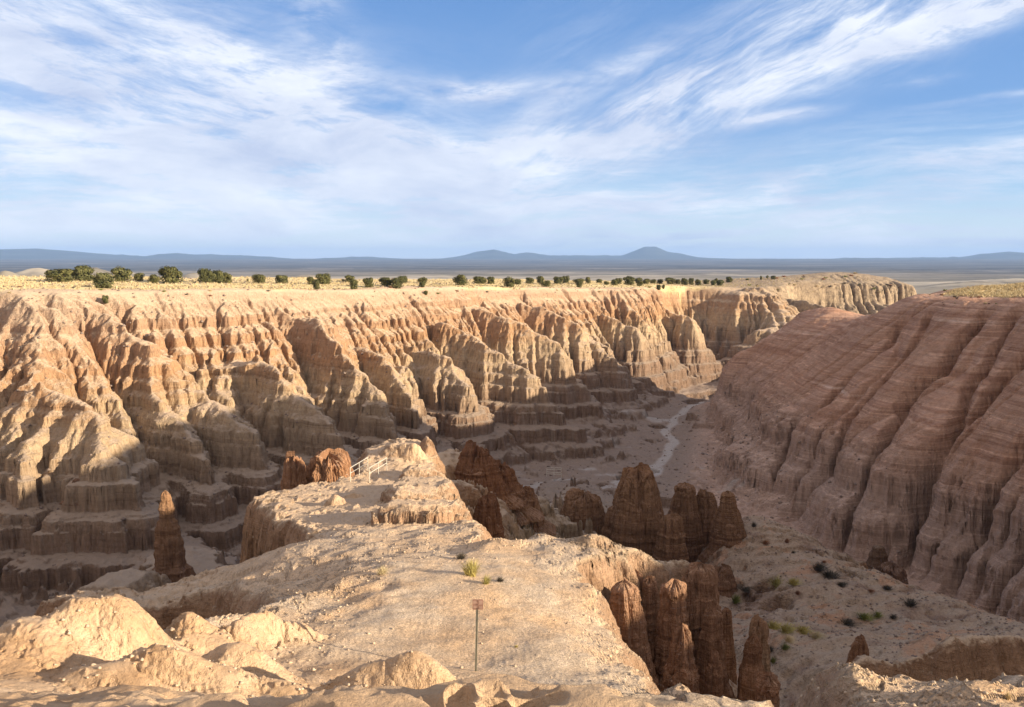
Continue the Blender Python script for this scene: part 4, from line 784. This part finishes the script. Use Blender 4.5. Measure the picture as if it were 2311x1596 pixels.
SH = [('yellow', 1062, 1300, 62, 52, 'large wispy yellow green bush behind the sign'), ('yellow', 1097, 1318, 34, 30, 'small bright yellow bush right of the wispy bush'), ('dark', 1040, 1262, 36, 22, 'grey twiggy bush on the ridge above the wispy yellow one'), ('dry', 862, 1296, 40, 26, 'pale dry tuft at the near edge of the ridge path'),
      ('dark', 1128, 1312, 30, 14, 'low dark scrub beside the small bright yellow bush'), ('yellow', 1165, 1462, 14, 8, 'tiny yellow sprig right of the signpost'),
      ('yellow', 1755, 1322, 70, 22, 'long yellow bush high on the shaded bench'), ('yellow', 1790, 1322, 44, 22, 'orange yellow bush beside the long one on the shaded bench'), ('dark', 1848, 1290, 56, 24, 'dark grey bush at the crest of the shaded bench'), ('dark', 1872, 1304, 70, 22, 'wide grey bush just below the crest bush'), ('dark', 1898, 1322, 40, 14, 'small dark bush right of the wide grey one'),
      ('green', 1660, 1360, 40, 26, 'bright green bush close to the fluted pillars'), ('dark', 1684, 1344, 50, 14, 'dark low bush behind the bright green one'), ('rust', 1800, 1342, 24, 12, 'round rust coloured bush in the middle of the bench'),
      ('yellow', 1745, 1420, 60, 24, 'yellow green thicket left end of the hollow'), ('yellow', 1775, 1425, 66, 26, 'yellow green thicket middle of the hollow'), ('yellow', 1812, 1430, 60, 22, 'yellow green thicket right end of the hollow'), ('dry', 1842, 1440, 50, 20, 'straw coloured tuft ending the row of thickets'), ('dry', 1780, 1448, 50, 16, 'dull straw patch below the yellow thickets'),
      ('green', 1950, 1398, 60, 18, 'olive bush strip on the bench right of centre'), ('green', 1980, 1394, 40, 14, 'small olive bush ending the strip'), ('dark', 1912, 1410, 64, 18, 'black twiggy bush left of the olive strip'), ('dark', 2016, 1396, 30, 12, 'small dark bush right of the olive strip'),
      ('dark', 1738, 1470, 30, 18, 'black round bush near the dark red spire'), ('green', 1772, 1466, 30, 20, 'green tipped bush right of the black round one'), ('green', 1745, 1495, 30, 16, 'dull bush below the black round one'), ('dark', 2054, 1368, 44, 26, 'grey bush below the right wall on the bench edge'), ('rust', 1776, 1226, 18, 14, 'rust bush high on the talus crest'), ('dark', 1701, 1190, 20, 18, 'dark bush beside the slim pale pillar'), ('rust', 1728, 1228, 30, 10, 'flat rust bush on the upper talus'),
      ('rust', 1966, 1336, 30, 8, 'low rust bush under the ledgy crag'), ('dark', 2002, 1330, 36, 12, 'dark bush right of the low rust one'), ('dry', 2274, 1578, 22, 26, 'dry grass tuft at the bottom right corner'), ('rust', 1860, 1270, 18, 8, 'small rust bush on the bench crest'), ('dark', 1790, 1250, 14, 8, 'tiny dark bush on the bench crest')]
for i, (k, u, vb, w_, h_, lb) in enumerate(SH):
    p = HITF(u, vb)
    if p is None: continue
    o = bpy.data.objects.new('bush', BM[k][i % 2]); COL.objects.link(o); o.location = p; s_ = w_ * p[1] / FPX * 0.55; o.scale = (s_ * 1.35, s_ * 1.1, h_ * p[1] / FPX * 0.95); o.rotation_euler = (0, 0, i * 1.3)
    tag(o, lb, 'bush', 'bushes on the slopes')
# small scrub dots on the plateau edge and knoll
rs = np.random.RandomState(12); kinds = [('dark', 'blackish'), ('rust', 'rusty'), ('dry', 'straw coloured'), ('green', 'olive')]
dotm = {k: blade_mesh('foliage', 960 + i, 60, 1.3, MS[k], 0.05) for i, (k, _) in enumerate(kinds)}
ZN = [(1690, 1760, 628, 660, 'on the left foot of the far knoll'), (1760, 1830, 622, 650, 'on the left slope of the far knoll'), (1830, 1900, 616, 650, 'just left of the knoll top'), (1900, 1970, 616, 650, 'just right of the knoll top'), (1970, 2035, 630, 665, 'on the right slope of the knoll'),
      (2070, 2160, 656, 690, 'on the bare left end of the right rim'), (2160, 2240, 645, 690, 'in the middle of the right rim'), (2240, 2311, 636, 690, 'under the grass of the right rim'), (0, 250, 648, 690, 'on the far left rim'), (250, 600, 648, 680, 'below the large left junipers'), (600, 1000, 648, 665, 'on the rim left of centre'), (1000, 1600, 645, 662, 'on the rim right of centre')]
for j, (u0, u1, v0, v1, where) in enumerate(ZN):
    for i, (k, adj) in enumerate(kinds):
        for sz in (('small', 0.5), ('broad', 1.0)):
            p = HITF(rs.uniform(u0, u1), rs.uniform(v0, v1), 100)
            if p is None: continue
            o = bpy.data.objects.new('low_scrub', dotm[k]); COL.objects.link(o); o.location = p; q = sz[1] * (p[1] / 260); o.scale = (q * 1.4, q * 1.4, q * 0.7)
            tag(o, '%s %s scrub %s' % (sz[0], adj, where), 'scrub', 'low scrub along the rims')
log('bushes')

# ---- loose stones and grass (beyond counting)
def stones(name, label, n, pick, smin, smax, mat, seed):
    rs = np.random.RandomState(seed); x, y = pick(rs, n); z = height(x, y); n = len(x)
    base = np.array([(1, 0, 0), (0, 1, 0), (-1, 0, 0), (0, -1, 0), (0, 0, .8), (0, 0, -.6)]); tri = np.array([(0, 1, 4), (1, 2, 4), (2, 3, 4), (3, 0, 4), (1, 0, 5), (2, 1, 5), (3, 2, 5), (0, 3, 5)])
    sz = smin + (smax - smin) * rs.rand(n) ** 5; a = rs.rand(n) * 6.28
    B = base[None] * sz[:, None, None] * rs.uniform(0.55, 1.25, (n, 6, 3)); c, s_ = np.cos(a)[:, None], np.sin(a)[:, None]
    V = np.stack([B[..., 0] * c - B[..., 1] * s_ + x[:, None], B[..., 0] * s_ + B[..., 1] * c + y[:, None], B[..., 2] + z[:, None] + 0.15 * sz[:, None]], -1).reshape(-1, 3)
    Fc = (tri[None] + 6 * np.arange(n)[:, None, None]).reshape(-1, 3); me = bpy.data.meshes.new(name); me.vertices.add(len(V)); me.vertices.foreach_set('co', V.astype(F).ravel()); me.loops.add(Fc.size); me.loops.foreach_set('vertex_index', Fc.astype(np.int32).ravel())
    me.polygons.add(len(Fc)); me.polygons.foreach_set('loop_start', np.arange(0, Fc.size, 3, dtype=np.int32)); me.polygons.foreach_set('loop_total', np.full(len(Fc), 3, np.int32)); me.update(calc_edges=True); me.materials.append(mat)
    o = bpy.data.objects.new(name, me); COL.objects.link(o); tag(o, label, kind='stuff'); return o
NS = NT('loose stone'); q_ = NS.noise(NS.n('ShaderNodeNewGeometry').outputs['Position'], 9.0, 2); NS.l(NS.ramp(q_, [(0.3, (0.26, 0.19, 0.14)), (0.5, (0.50, 0.38, 0.26)), (0.7, (0.64, 0.50, 0.35))]), NS.b.inputs['Base Color'])
NSD = NT('dull stone'); NSD.b.inputs['Base Color'].default_value = (0.24, 0.18, 0.14, 1)
def pk_near(rs, n):
    y = 7 + 45 * rs.rand(n) ** 1.6; x = y * rs.uniform(-0.62, 0.66, n); sd_ = GN.sample(ridge_sd, x, y); k = (sd_ < 0.6) & ((rs.rand(n) > 0.8) | (np.hypot((x + 0.8) / 4.2, (y - 23) / 8.5) > 1)) & (fbm(x / 2.5, y / 2.5, 881, 3) > rs.uniform(-0.7, 0.5, n)); return x[k], y[k]
stones('gravel', 'loose pale gravel on the foreground ridge', 42000, pk_near, 0.010, 0.075, NS.m, 3)
def pk_bench(rs, n):
    x = rs.uniform(8, 60, n); y = rs.uniform(45, 105, n); return x, y
stones('scree', 'scattered rubble on the shaded bench', 16000, pk_bench, 0.02, 0.20, NSD.m, 4)
def pk_wall(rs, n):
    x = rs.uniform(-110, 60, n); y = rs.uniform(90, 330, n); k = (y > 95 + 0.0 * x); return x[k], y[k]
stones('talus', 'fallen blocks strewn over the far canyon slopes', 14000, pk_wall, 0.08, 0.5, NSD.m, 5)
def grass_patch(name, label, pts_, seed, hh, wdt):
    rs = np.random.RandomState(seed); x, y = pts_; z = height(x, y); n = len(x); nb = 7; x = np.repeat(x, nb) + rs.randn(n * nb) * 0.12; y = np.repeat(y, nb) + rs.randn(n * nb) * 0.12; z = np.repeat(z, nb); n *= nb
    a = rs.rand(n) * 6.28; lx, ly = rs.randn(n) * 0.3 * hh, rs.randn(n) * 0.3 * hh; h_ = hh * rs.uniform(0.6, 1.2, n)
    V = np.stack([np.stack([x - np.cos(a) * wdt, y - np.sin(a) * wdt, z - 0.03], -1), np.stack([x + np.cos(a) * wdt, y + np.sin(a) * wdt, z - 0.03], -1), np.stack([x + lx, y + ly, z + h_], -1)], 1).reshape(-1, 3)
    Fc = np.arange(3 * n).reshape(n, 3); me = bpy.data.meshes.new(name); me.vertices.add(len(V)); me.vertices.foreach_set('co', V.astype(F).ravel()); me.loops.add(Fc.size); me.loops.foreach_set('vertex_index', Fc.astype(np.int32).ravel())
    me.polygons.add(n); me.polygons.foreach_set('loop_start', np.arange(0, 3 * n, 3, dtype=np.int32)); me.polygons.foreach_set('loop_total', np.full(n, 3, np.int32)); me.update(calc_edges=True); me.materials.append(MS['dry'])
    o = bpy.data.objects.new(name, me); COL.objects.link(o); tag(o, label, kind='stuff')
rs = np.random.RandomState(31); n_ = 26000; yy = rs.uniform(140, 440, n_); xx = yy * rs.uniform(-0.72, 0.45, n_); s_d = G.sample(sdc, xx, yy); k_ = (s_d > 4) & (G.sample(H0, xx, yy) > -22)
grass_patch('dry_grass', 'straw coloured dry grass on the far plateau', (xx[k_], yy[k_]), 41, 0.45, 0.10)
yy = rs.uniform(120, 200, 9000); xx = yy * rs.uniform(0.5, 0.8, 9000); s_d = G.sample(sdc, xx, yy) + 3 * fbm(xx / 8, yy / 8, 883, 3); k_ = (s_d > 3.5) & (xx > 85)
grass_patch('dry_grass', 'golden dry grass on the right hand rim', (xx[k_], yy[k_]), 43, 0.55, 0.08)
log('stuff')

# ---- rails, sign
def tube(V, Fc, a, b, r, n=10):
    a = np.array(a, float); b = np.array(b, float); d = (b - a) / np.linalg.norm(b - a); q = np.array([1.0, 0, 0]) if abs(d[2]) > 0.5 else np.array([0, 0, 1.0]); e1 = np.cross(d, q); e1 /= np.linalg.norm(e1); e2 = np.cross(d, e1); b0 = len(V)
    for P in (a, b):
        for k in range(n): an = 2 * math.pi * k / n; V.append(tuple(P + r * (math.cos(an) * e1 + math.sin(an) * e2)))
    for k in range(n): Fc.append((b0 + k, b0 + (k + 1) % n, b0 + n + (k + 1) % n, b0 + n + k))
    Fc.append(tuple(range(b0 + n - 1, b0 - 1, -1))); Fc.append(tuple(range(b0 + n, b0 + 2 * n)))
MAT_RAIL = simple('galvanised rail', (0.62, 0.57, 0.46), 0.45, 0.2, 8, 0.12)
def railing(label, posts, group, rail_h=(1.0, 0.62), r=0.028):
    """posts: (x, y) list; z follows the ground"""
    zs = [float(ground([x], [y])[0]) for x, y in posts]; x0, y0 = posts[0]; e = empty('railing', (x0, y0, zs[0])); tag(e, label, 'railing', group)
    zt = np.linspace(zs[0], zs[-1], len(posts)); q = []
    for (x, y), zg, z_ in zip(posts, zs, zt):
        V, Fc = [], []; tube(V, Fc, (x - x0, y - y0, min(zg, z_) - 0.25 - zs[0]), (x - x0, y - y0, z_ + rail_h[0] - zs[0]), r); mesh_obj('post', V, Fc, MAT_RAIL, e)
    for h_ in rail_h:
        V, Fc = [], []; tube(V, Fc, (0, 0, h_), (posts[-1][0] - x0, posts[-1][1] - y0, zt[-1] - zs[0] + h_ + 0.004), r * 0.96); mesh_obj('top_rail' if h_ == rail_h[0] else 'mid_rail', V, Fc, MAT_RAIL, e)
def line(a, b, n): return [(a[0] + (b[0] - a[0]) * t, a[1] + (b[1] - a[1]) * t) for t in np.linspace(0, 1, n)]
L0, L1 = HITF(791, 1088), HITF(830, 1064); R0, R1 = HITF(834, 1089), HITF(873, 1064)
log('rails', L0, L1, R0, R1)
railing('left one of the two pale handrails on the ridge path', line(L0, L1, 3), 'handrails of the ridge path')
railing('right one of the two pale handrails on the ridge path', line(R0, R1, 3), 'handrails of the ridge path')
F0 = HITF(1250, 1078); log('far rail', F0)
fx, fy = F0[0], F0[1]
railing('nearer rail of the distant bridge above the canyon floor', [(fx - 1.6, fy), (fx, fy), (fx + 1.6, fy)], 'rails of the distant footbridge', r=0.04)
railing('farther rail of the distant bridge above the canyon floor', [(fx - 1.4, fy + 3), (fx + 0.2, fy + 3), (fx + 1.8, fy + 3)], 'rails of the distant footbridge', r=0.04)
SB = HITF(1073, 1515); log('sign', SB)
e = empty('trail_sign', SB); tag(e, 'small square brown sign on a thin leaning steel post in the gravel', 'sign')
H_ = PY(1077, 1355, SB[1])[2] - SB[2]; lean = 0.055
MAT_POST = simple('weathered steel', (0.36, 0.35, 0.28), 0.5, 0.4, 5, 0.25); V, Fc = [], []
for dx in (-0.022, 0.022): # u-channel post
    b0 = len(V); V += [(dx - .006, -.012, -.3), (dx + .006, -.012, -.3), (dx + .006, .02, -.3), (dx - .006, .02, -.3)] + [(dx - .006 + lean, -.012, H_), (dx + .006 + lean, -.012, H_), (dx + .006 + lean, .02, H_), (dx - .006 + lean, .02, H_)]
    Fc += [(b0, b0 + 1, b0 + 5, b0 + 4), (b0 + 1, b0 + 2, b0 + 6, b0 + 5), (b0 + 2, b0 + 3, b0 + 7, b0 + 6), (b0 + 3, b0, b0 + 4, b0 + 7), (b0 + 4, b0 + 5, b0 + 6, b0 + 7)]
b0 = len(V); V += [(-.0155, .010, -.3), (.0155, .010, -.3), (.0155, .018, -.3), (-.0155, .018, -.3)] + [(-.0155 + lean, .010, H_ - .01), (.0155 + lean, .010, H_ - .01), (.0155 + lean, .018, H_ - .01), (-.0155 + lean, .018, H_ - .01)]
Fc += [(b0, b0 + 1, b0 + 5, b0 + 4), (b0 + 1, b0 + 2, b0 + 6, b0 + 5), (b0 + 2, b0 + 3, b0 + 7, b0 + 6), (b0 + 3, b0, b0 + 4, b0 + 7)]
mesh_obj('post', V, Fc, MAT_POST, e)
MAT_SIGN = simple('faded brown paint', (0.29, 0.165, 0.12), 0.6, 0, 9, 0.3); MAT_PALE = simple('faded sign print', (0.36, 0.23, 0.175), 0.6, 0, 9, 0.2); MAT_BOLT = simple('bolt', (0.06, 0.05, 0.05), 0.5, 0.5)
ps = 0.128; px0 = lean + 0.012
def plate(cx, cz, hw, hh_, y0, y1, rnd=0.02):
    out = []
    for sx, sz, a0 in ((1, 1, 0), (-1, 1, 90), (-1, -1, 180), (1, -1, 270)):
        for k in range(5): a_ = R(a0 + k * 22.5); out.append((cx + sx * (hw - rnd) + rnd * math.cos(a_), cz + sz * (hh_ - rnd) + rnd * math.sin(a_)))
    n = len(out); V = [(x, y0, z) for x, z in out] + [(x, y1, z) for x, z in out]; Fc = [tuple(range(n)), tuple(range(2 * n - 1, n - 1, -1))] + [(k, n + k, n + (k + 1) % n, (k + 1) % n) for k in range(n)]
    return V, Fc
V, Fc = plate(px0, H_ - ps * 0.75, ps, ps, -0.024, -0.0125); b = mesh_obj('sign_panel', V, Fc, MAT_SIGN, e)
V, Fc = [], []
for qx, qz, hw, hh_ in ((-.07, .06, .045, .04), (.07, .05, .045, .05), (-.07, -.06, .045, .03), (.065, -.07, .04, .03)):
    v2, f2 = plate(px0 + qx, H_ - ps * 0.75 + qz, hw, hh_, -0.0262, -0.0242, 0.008); b0 = len(V); V += v2; Fc += [tuple(i + b0 for i in f) for f in f2]
mesh_obj('sign_print', V, Fc, MAT_PALE, b)
for qz in (0.09, 0.0, -0.1):
    V, Fc = [], []; tube(V, Fc, (px0 - .012, -.032, H_ - ps * .75 + qz), (px0 - .012, -.0245, H_ - ps * .75 + qz), 0.009); mesh_obj('bolt', V, Fc, MAT_BOLT, b)
log('sign done')

# ------------------------------------------------------------------ outer plain and mountains
prof = [(-600, 574), (-50, 572), (0, 571), (100, 569), (180, 573), (250, 578), (340, 582), (400, 576), (450, 578), (540, 580), (620, 584), (690, 590), (760, 584), (800, 582), (850, 583), (920, 589), (960, 590), (1030, 583), (1080, 572), (1115, 568), (1160, 577), (1190, 574), (1240, 580), (1300, 580), (1350, 580), (1400, 580), (1430, 570), (1450, 563), (1475, 563), (1500, 572), (1530, 577), (1570, 585), (1650, 588), (1750, 588), (1860, 588), (1900, 585), (1960, 586), (2060, 585), (2150, 584), (2200, 578), (2260, 574), (2311, 577), (2500, 575), (3000, 572)]
pa = np.array([math.atan((u - CU) / FPX / math.cos(PITCH)) for u, v in prof]); pt = np.array([(585 - v) / FPX for u, v in prof])
azp = np.linspace(R(-60), R(60), 1500); rp = 440 * (30000 / 440) ** np.linspace(0, 1, 620)
A_, Rr = np.meshgrid(azp, rp, indexing='ij'); PX_, PY_ = np.sin(A_) * Rr, np.cos(A_) * Rr
DM = 17000.0; crest = np.interp(A_, pa, pt) * DM
lr_ = np.log(Rr)
z0 = -49 + 0.012 * 0 + 3.0 * fbm(PX_ / 260, PY_ / 260, 731, 4) * sstep(600, 1500, Rr) * sstep(5200, 3500, Rr) + 6 * np.maximum(0, fbm(PX_ / 420, PY_ / 420, 735, 5, 0.55, ridged=True)) * sstep(900, 1800, Rr) * sstep(6000, 4500, Rr) 
def bumpf(cu, vtop, r0, wa, wr):
    a0 = math.atan((cu - CU) / FPX); return ((585 - vtop) / FPX * r0 + 49) * np.exp(-((A_ - a0) / wa) ** 2 - ((Rr - r0) / wr) ** 2)
zh_ = np.zeros_like(z0)
for q in ((205, 609, 1500, 0.04, 180), (90, 613, 1300, 0.05, 150), (280, 613, 1500, 0.03, 180), (-60, 612, 1400, 0.06, 200), (450, 620, 1250, 0.04, 150), (20, 620, 900, 0.04, 80), (700, 622, 1400, 0.04, 150), (2200, 628, 1500, 0.05, 150), (2290, 626, 1700, 0.05, 150)):
    zh_ = np.maximum(zh_, bumpf(*q) * (1 + 0.25 * fbm(PX_ / 90, PY_ / 90, 741, 4, 0.55, ridged=True)))
z0 = z0 + zh_
bj = sstep(4800, 15500, Rr); z0 = z0 + bj * 58
rd = np.abs(Rr - DM) / 2600.0; mtn = np.clip(1 - rd, 0, 1) ** 1.15
z0 = z0 + (crest * 1.2 + 4) * mtn + 42 * fbm(PX_ / 900, PY_ / 900, 751, 5, 0.55, ridged=True) * mtn * sstep(0.02, 0.3, 1 - np.abs(1 - 2 * np.clip(rd, 0, 1))) 
z0 = z0 - sstep(17000, 24000, Rr) * 120
N = NT('valley scrub'); geo = N.n('ShaderNodeNewGeometry'); pos = geo.outputs['Position']; sp = N.n('ShaderNodeSeparateXYZ'); N.l(pos, sp.inputs[0])
ln = N.n('ShaderNodeVectorMath', operation='LENGTH'); N.l(pos, ln.inputs[0]); rr_ = ln.outputs['Value']
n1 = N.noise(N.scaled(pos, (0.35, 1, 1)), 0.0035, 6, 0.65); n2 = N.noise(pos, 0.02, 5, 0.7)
near_ = N.ramp(n1, [(0.35, (0.17, 0.15, 0.11)), (0.5, (0.32, 0.27, 0.19)), (0.62, (0.50, 0.43, 0.32))]); far_ = N.ramp(n1, [(0.38, (0.05, 0.055, 0.06)), (0.55, (0.115, 0.115, 0.115)), (0.66, (0.27, 0.245, 0.22))])  # distant scrub darker, tinted bluer: some haze put into the colour
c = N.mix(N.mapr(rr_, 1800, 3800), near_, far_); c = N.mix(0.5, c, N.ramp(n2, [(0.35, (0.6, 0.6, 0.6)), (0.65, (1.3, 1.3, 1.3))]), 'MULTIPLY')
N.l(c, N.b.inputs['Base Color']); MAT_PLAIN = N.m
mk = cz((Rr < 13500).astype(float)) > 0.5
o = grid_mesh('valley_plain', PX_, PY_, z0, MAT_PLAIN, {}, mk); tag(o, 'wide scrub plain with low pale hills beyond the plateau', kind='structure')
o = grid_mesh('mountains', PX_, PY_, z0, MAT_PLAIN, {}, ~mk); o.data.materials[0] = simple('wooded range', (0.045, 0.05, 0.045), 0.95, 0, 0.0012, 0.5); tag(o, 'blue mountain range along the horizon', kind='structure')
log('plain')

# ------------------------------------------------------------------ haze
hb = [(-33000, -900, -58), (33000, -900, -58), (33000, 34000, -58), (-33000, 34000, -58)]; V = hb + [(x, y, 420) for x, y, z in hb]
V = [(x, y, -200 if z < 0 else z) for x, y, z in V]
hm = bpy.data.materials.new('air'); hm.use_nodes = True; t = hm.node_tree; t.nodes.clear(); ho = t.nodes.new('ShaderNodeOutputMaterial'); hv = t.nodes.new('ShaderNodeVolumePrincipled')
hv.inputs['Color'].default_value = (0.40, 0.62, 1.0, 1); hv.inputs['Density'].default_value = 5.5e-5; hv.inputs['Anisotropy'].default_value = 0.0; t.links.new(hv.outputs[0], ho.inputs['Volume'])
o = mesh_obj('haze', V, [(0, 3, 2, 1), (4, 5, 6, 7), (0, 1, 5, 4), (1, 2, 6, 5), (2, 3, 7, 6), (3, 0, 4, 7)], hm); tag(o, 'thin blue distance haze', kind='stuff')

# ------------------------------------------------------------------ clouds in the sky (by direction)
class W(NT):
    def __init__(s, tree): s.t = tree
S = W(nt); tcg = S.n('ShaderNodeTexCoord').outputs['Generated']; sx = S.n('ShaderNodeSeparateXYZ'); S.l(tcg, sx.inputs[0])
az_n = S.math('ARCTAN2', sx.outputs[0], sx.outputs[1]); el_n = S.math('ARCSINE', sx.outputs[2])
# az/el in units of 1000 view steps: U right from the left edge of the view, V up from the horizon
def A2(u, v): d = ray(u, v); d = d / np.linalg.norm(d); return math.atan2(d[0], d[1]) * 1.779, math.asin(d[2]) * 1.779
Uc = S.math('MULTIPLY', az_n, 1.779); Vc = S.math('MULTIPLY', el_n, 1.779)
def vec(a, b, c=0.0):
    x = S.n('ShaderNodeCombineXYZ'); S.set(x.inputs[0], a); S.set(x.inputs[1], b); S.set(x.inputs[2], c); return x.outputs[0]
UV = vec(Uc, Vc)
wn = S.n('ShaderNodeTexNoise'); S.l(UV, wn.inputs[0]); wn.inputs['Scale'].default_value = 2.2; wn.inputs['Detail'].default_value = 4
sw = S.n('ShaderNodeSeparateColor'); S.l(wn.outputs['Color'], sw.inputs[0])
Uw = S.math('ADD', Uc, S.math('MULTIPLY', S.math('SUBTRACT', sw.outputs[0], 0.5), 0.16)); Vw = S.math('ADD', Vc, S.math('MULTIPLY', S.math('SUBTRACT', sw.outputs[1], 0.5), 0.09))
g = lambda x: (x, x, x)
def streak(deg, sc, stretch, seed_, det=7, rough=0.6, warp=0.25):
    c, s_ = math.cos(R(deg)), math.sin(R(deg)); X = S.math('ADD', S.math('MULTIPLY', Uw, c), S.math('MULTIPLY', Vw, s_)); Y = S.math('SUBTRACT', S.math('MULTIPLY', Vw, c), S.math('MULTIPLY', Uw, s_))
    return S.noise(vec(S.math('MULTIPLY', X, sc), S.math('MULTIPLY', Y, sc * stretch), seed_), 1.0, det, rough, warp)
soft = streak(4, 3.0, 3.0, 1.5)
def blob(u, v, ru, rv, deg, amp_):
    a, b = A2(u, v); c, s_ = math.cos(R(deg)), math.sin(R(deg)); qx = S.math('SUBTRACT', Uw, a); qy = S.math('SUBTRACT', Vw, b)
    X = S.math('MULTIPLY', S.math('ADD', S.math('MULTIPLY', qx, c), S.math('MULTIPLY', qy, s_)), 1 / ru); Y = S.math('MULTIPLY', S.math('SUBTRACT', S.math('MULTIPLY', qy, c), S.math('MULTIPLY', qx, s_)), 1 / rv)
    r2 = S.math('ADD', S.math('MULTIPLY', X, X), S.math('MULTIPLY', Y, Y)); return S.math('MULTIPLY', S.math('EXPONENT', S.math('MULTIPLY', r2, -1.0)), amp_)
extra = None
for q in ((1070, 205, 0.17, 0.022, 3, 0.75), (1560, 245, 0.20, 0.020, 4, 0.55), (1720, 268, 0.10, 0.012, 0, 0.7), (1450, 303, 0.22, 0.016, 3, 0.75), (1360, 340, 0.07, 0.012, 0, 0.5), (720, 60, 0.05, 0.13, 40, 0.75), (2150, 55, 0.30, 0.028, 13, 0.85), (400, 350, 0.28, 0.055, 0, 0.75), (820, 430, 0.16, 0.02, 0, 0.5), (1990, 375, 0.55, 0.020, 6, 0.60), (1950, 425, 0.5, 0.02, 3, 0.4), (2080, 180, 0.06, 0.01, 5, 0.3), (2250, 212, 0.12, 0.006, 5, 0.35), (600, 250, 0.42, 0.10, -14, 0.45), (300, 180, 0.5, 0.10, -8, 0.25), (120, 430, 0.30, 0.04, 0, 0.5), (1050, 350, 0.16, 0.03, 12, 0.5), (1407, 468, 0.014, 0.012, 0, 0.5), (100, 520, 0.25, 0.02, 0, 0.4), (520, 518, 0.12, 0.006, 0, 0.4), (1300, 210, 0.30, 0.03, 25, 0.35), (900, 395, 0.1, 0.012, 0, -0.5)):
    b = blob(*q); extra = b if extra is None else S.math('ADD', extra, b)
# cloud amount: a broad bank on the left, a long band rising to the upper right
left = S.math('ADD', S.math('ADD', blob(330, 260, 0.72, 0.17, -13, 0.86), blob(850, 330, 0.36, 0.075, -16, 0.55)), S.math('ADD', blob(60, 90, 0.55, 0.16, -8, 0.45), blob(620, 170, 0.30, 0.06, -24, 0.45)))
nl = S.math('ADD', S.math('MULTIPLY', streak(-14, 1.7, 6.5, 4.0, 8, 0.66), 0.6), S.math('MULTIPLY', streak(-6, 3.2, 4.0, 9.0), 0.4))
cm = S.math('MULTIPLY', left, S.math('MULTIPLY', S.mapr(nl, 0.38, 0.58, 0.12, 1.15), S.mapr(streak(-10, 6.0, 5.0, 44.0, 9, 0.75), 0.36, 0.56, 0.45, 1.15)))
right = S.math('ADD', S.math('ADD', blob(1720, 130, 0.62, 0.085, 22, 0.75), blob(1400, 260, 0.26, 0.035, 25, 0.45)), S.math('ADD', blob(2050, 30, 0.45, 0.07, 18, 0.6), blob(1330, 60, 0.18, 0.10, 35, 0.12)))
nr_ = S.math('ADD', S.math('MULTIPLY', streak(23, 2.0, 8.0, 14.0, 8, 0.66), 0.6), S.math('MULTIPLY', streak(30, 4.0, 4.0, 19.0), 0.4))
cm = S.math('ADD', cm, S.math('MULTIPLY', right, S.math('MULTIPLY', S.mapr(nr_, 0.38, 0.60, 0.12, 1.2), S.mapr(streak(26, 7.0, 6.0, 49.0, 9, 0.75), 0.36, 0.56, 0.35, 1.2))))
cm = S.math('ADD', cm, S.math('MULTIPLY', extra, S.math('MULTIPLY', S.mapr(soft, 0.40, 0.56, 0.0, 1.2), S.mapr(streak(5, 8.0, 5.0, 64.0, 8, 0.75), 0.35, 0.55, 0.4, 1.2))))
low = S.mapr(Vc, 0.31, 0.05, 0.0, 0.9); lown = streak(3, 2.4, 10.0, 24.0, 8, 0.66)
cm = S.math('ADD', cm, S.math('MULTIPLY', low, S.math('MULTIPLY', S.mapr(lown, 0.40, 0.57, 0.10, 1.1), S.mapr(streak(1, 7.0, 8.0, 54.0, 9, 0.75), 0.36, 0.56, 0.35, 1.2))))
cm = S.math('MULTIPLY', cm, 0.92, True); cm = S.math('MINIMUM', cm, 0.93)
shade = S.noise(vec(Uw, S.math('MULTIPLY', Vw, 3.0)), 2.2, 6, 0.6, 0.3)
cc = S.ramp(shade, [(0.36, (4.7, 5.3, 6.9)), (0.62, (7.8, 8.1, 8.8))])
SKY_T = (0.62, 0.92, 1.42)
back = S.mapr(sx.outputs[1], 0.42, -0.05, 0.0, 0.88); over = S.mapr(el_n, 0.55, 0.95, 0.0, 0.85); bk = S.math('MAXIMUM', back, over)  # unseen warm clouds behind and overhead, added for fill light
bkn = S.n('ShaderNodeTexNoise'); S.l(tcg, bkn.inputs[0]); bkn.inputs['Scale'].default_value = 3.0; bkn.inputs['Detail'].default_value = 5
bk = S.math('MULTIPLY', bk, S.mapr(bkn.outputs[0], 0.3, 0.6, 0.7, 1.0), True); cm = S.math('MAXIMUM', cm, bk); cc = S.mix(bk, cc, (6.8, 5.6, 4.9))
base_s = S.mix(1.0, sky.outputs[0], SKY_T, 'MULTIPLY')
grad = S.ramp(S.mapr(Vc, 0.0, 0.65), [(0.0, (10.5, 10.6, 10.0)), (0.10, (6.6, 7.9, 8.6)), (0.2, (4.0, 5.9, 7.9)), (0.45, (1.7, 3.3, 6.3)), (1.0, (1.0, 2.4, 5.3))])
base_s = S.mix(0.75, base_s, grad)
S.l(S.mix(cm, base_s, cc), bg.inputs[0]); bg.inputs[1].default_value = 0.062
log('end')
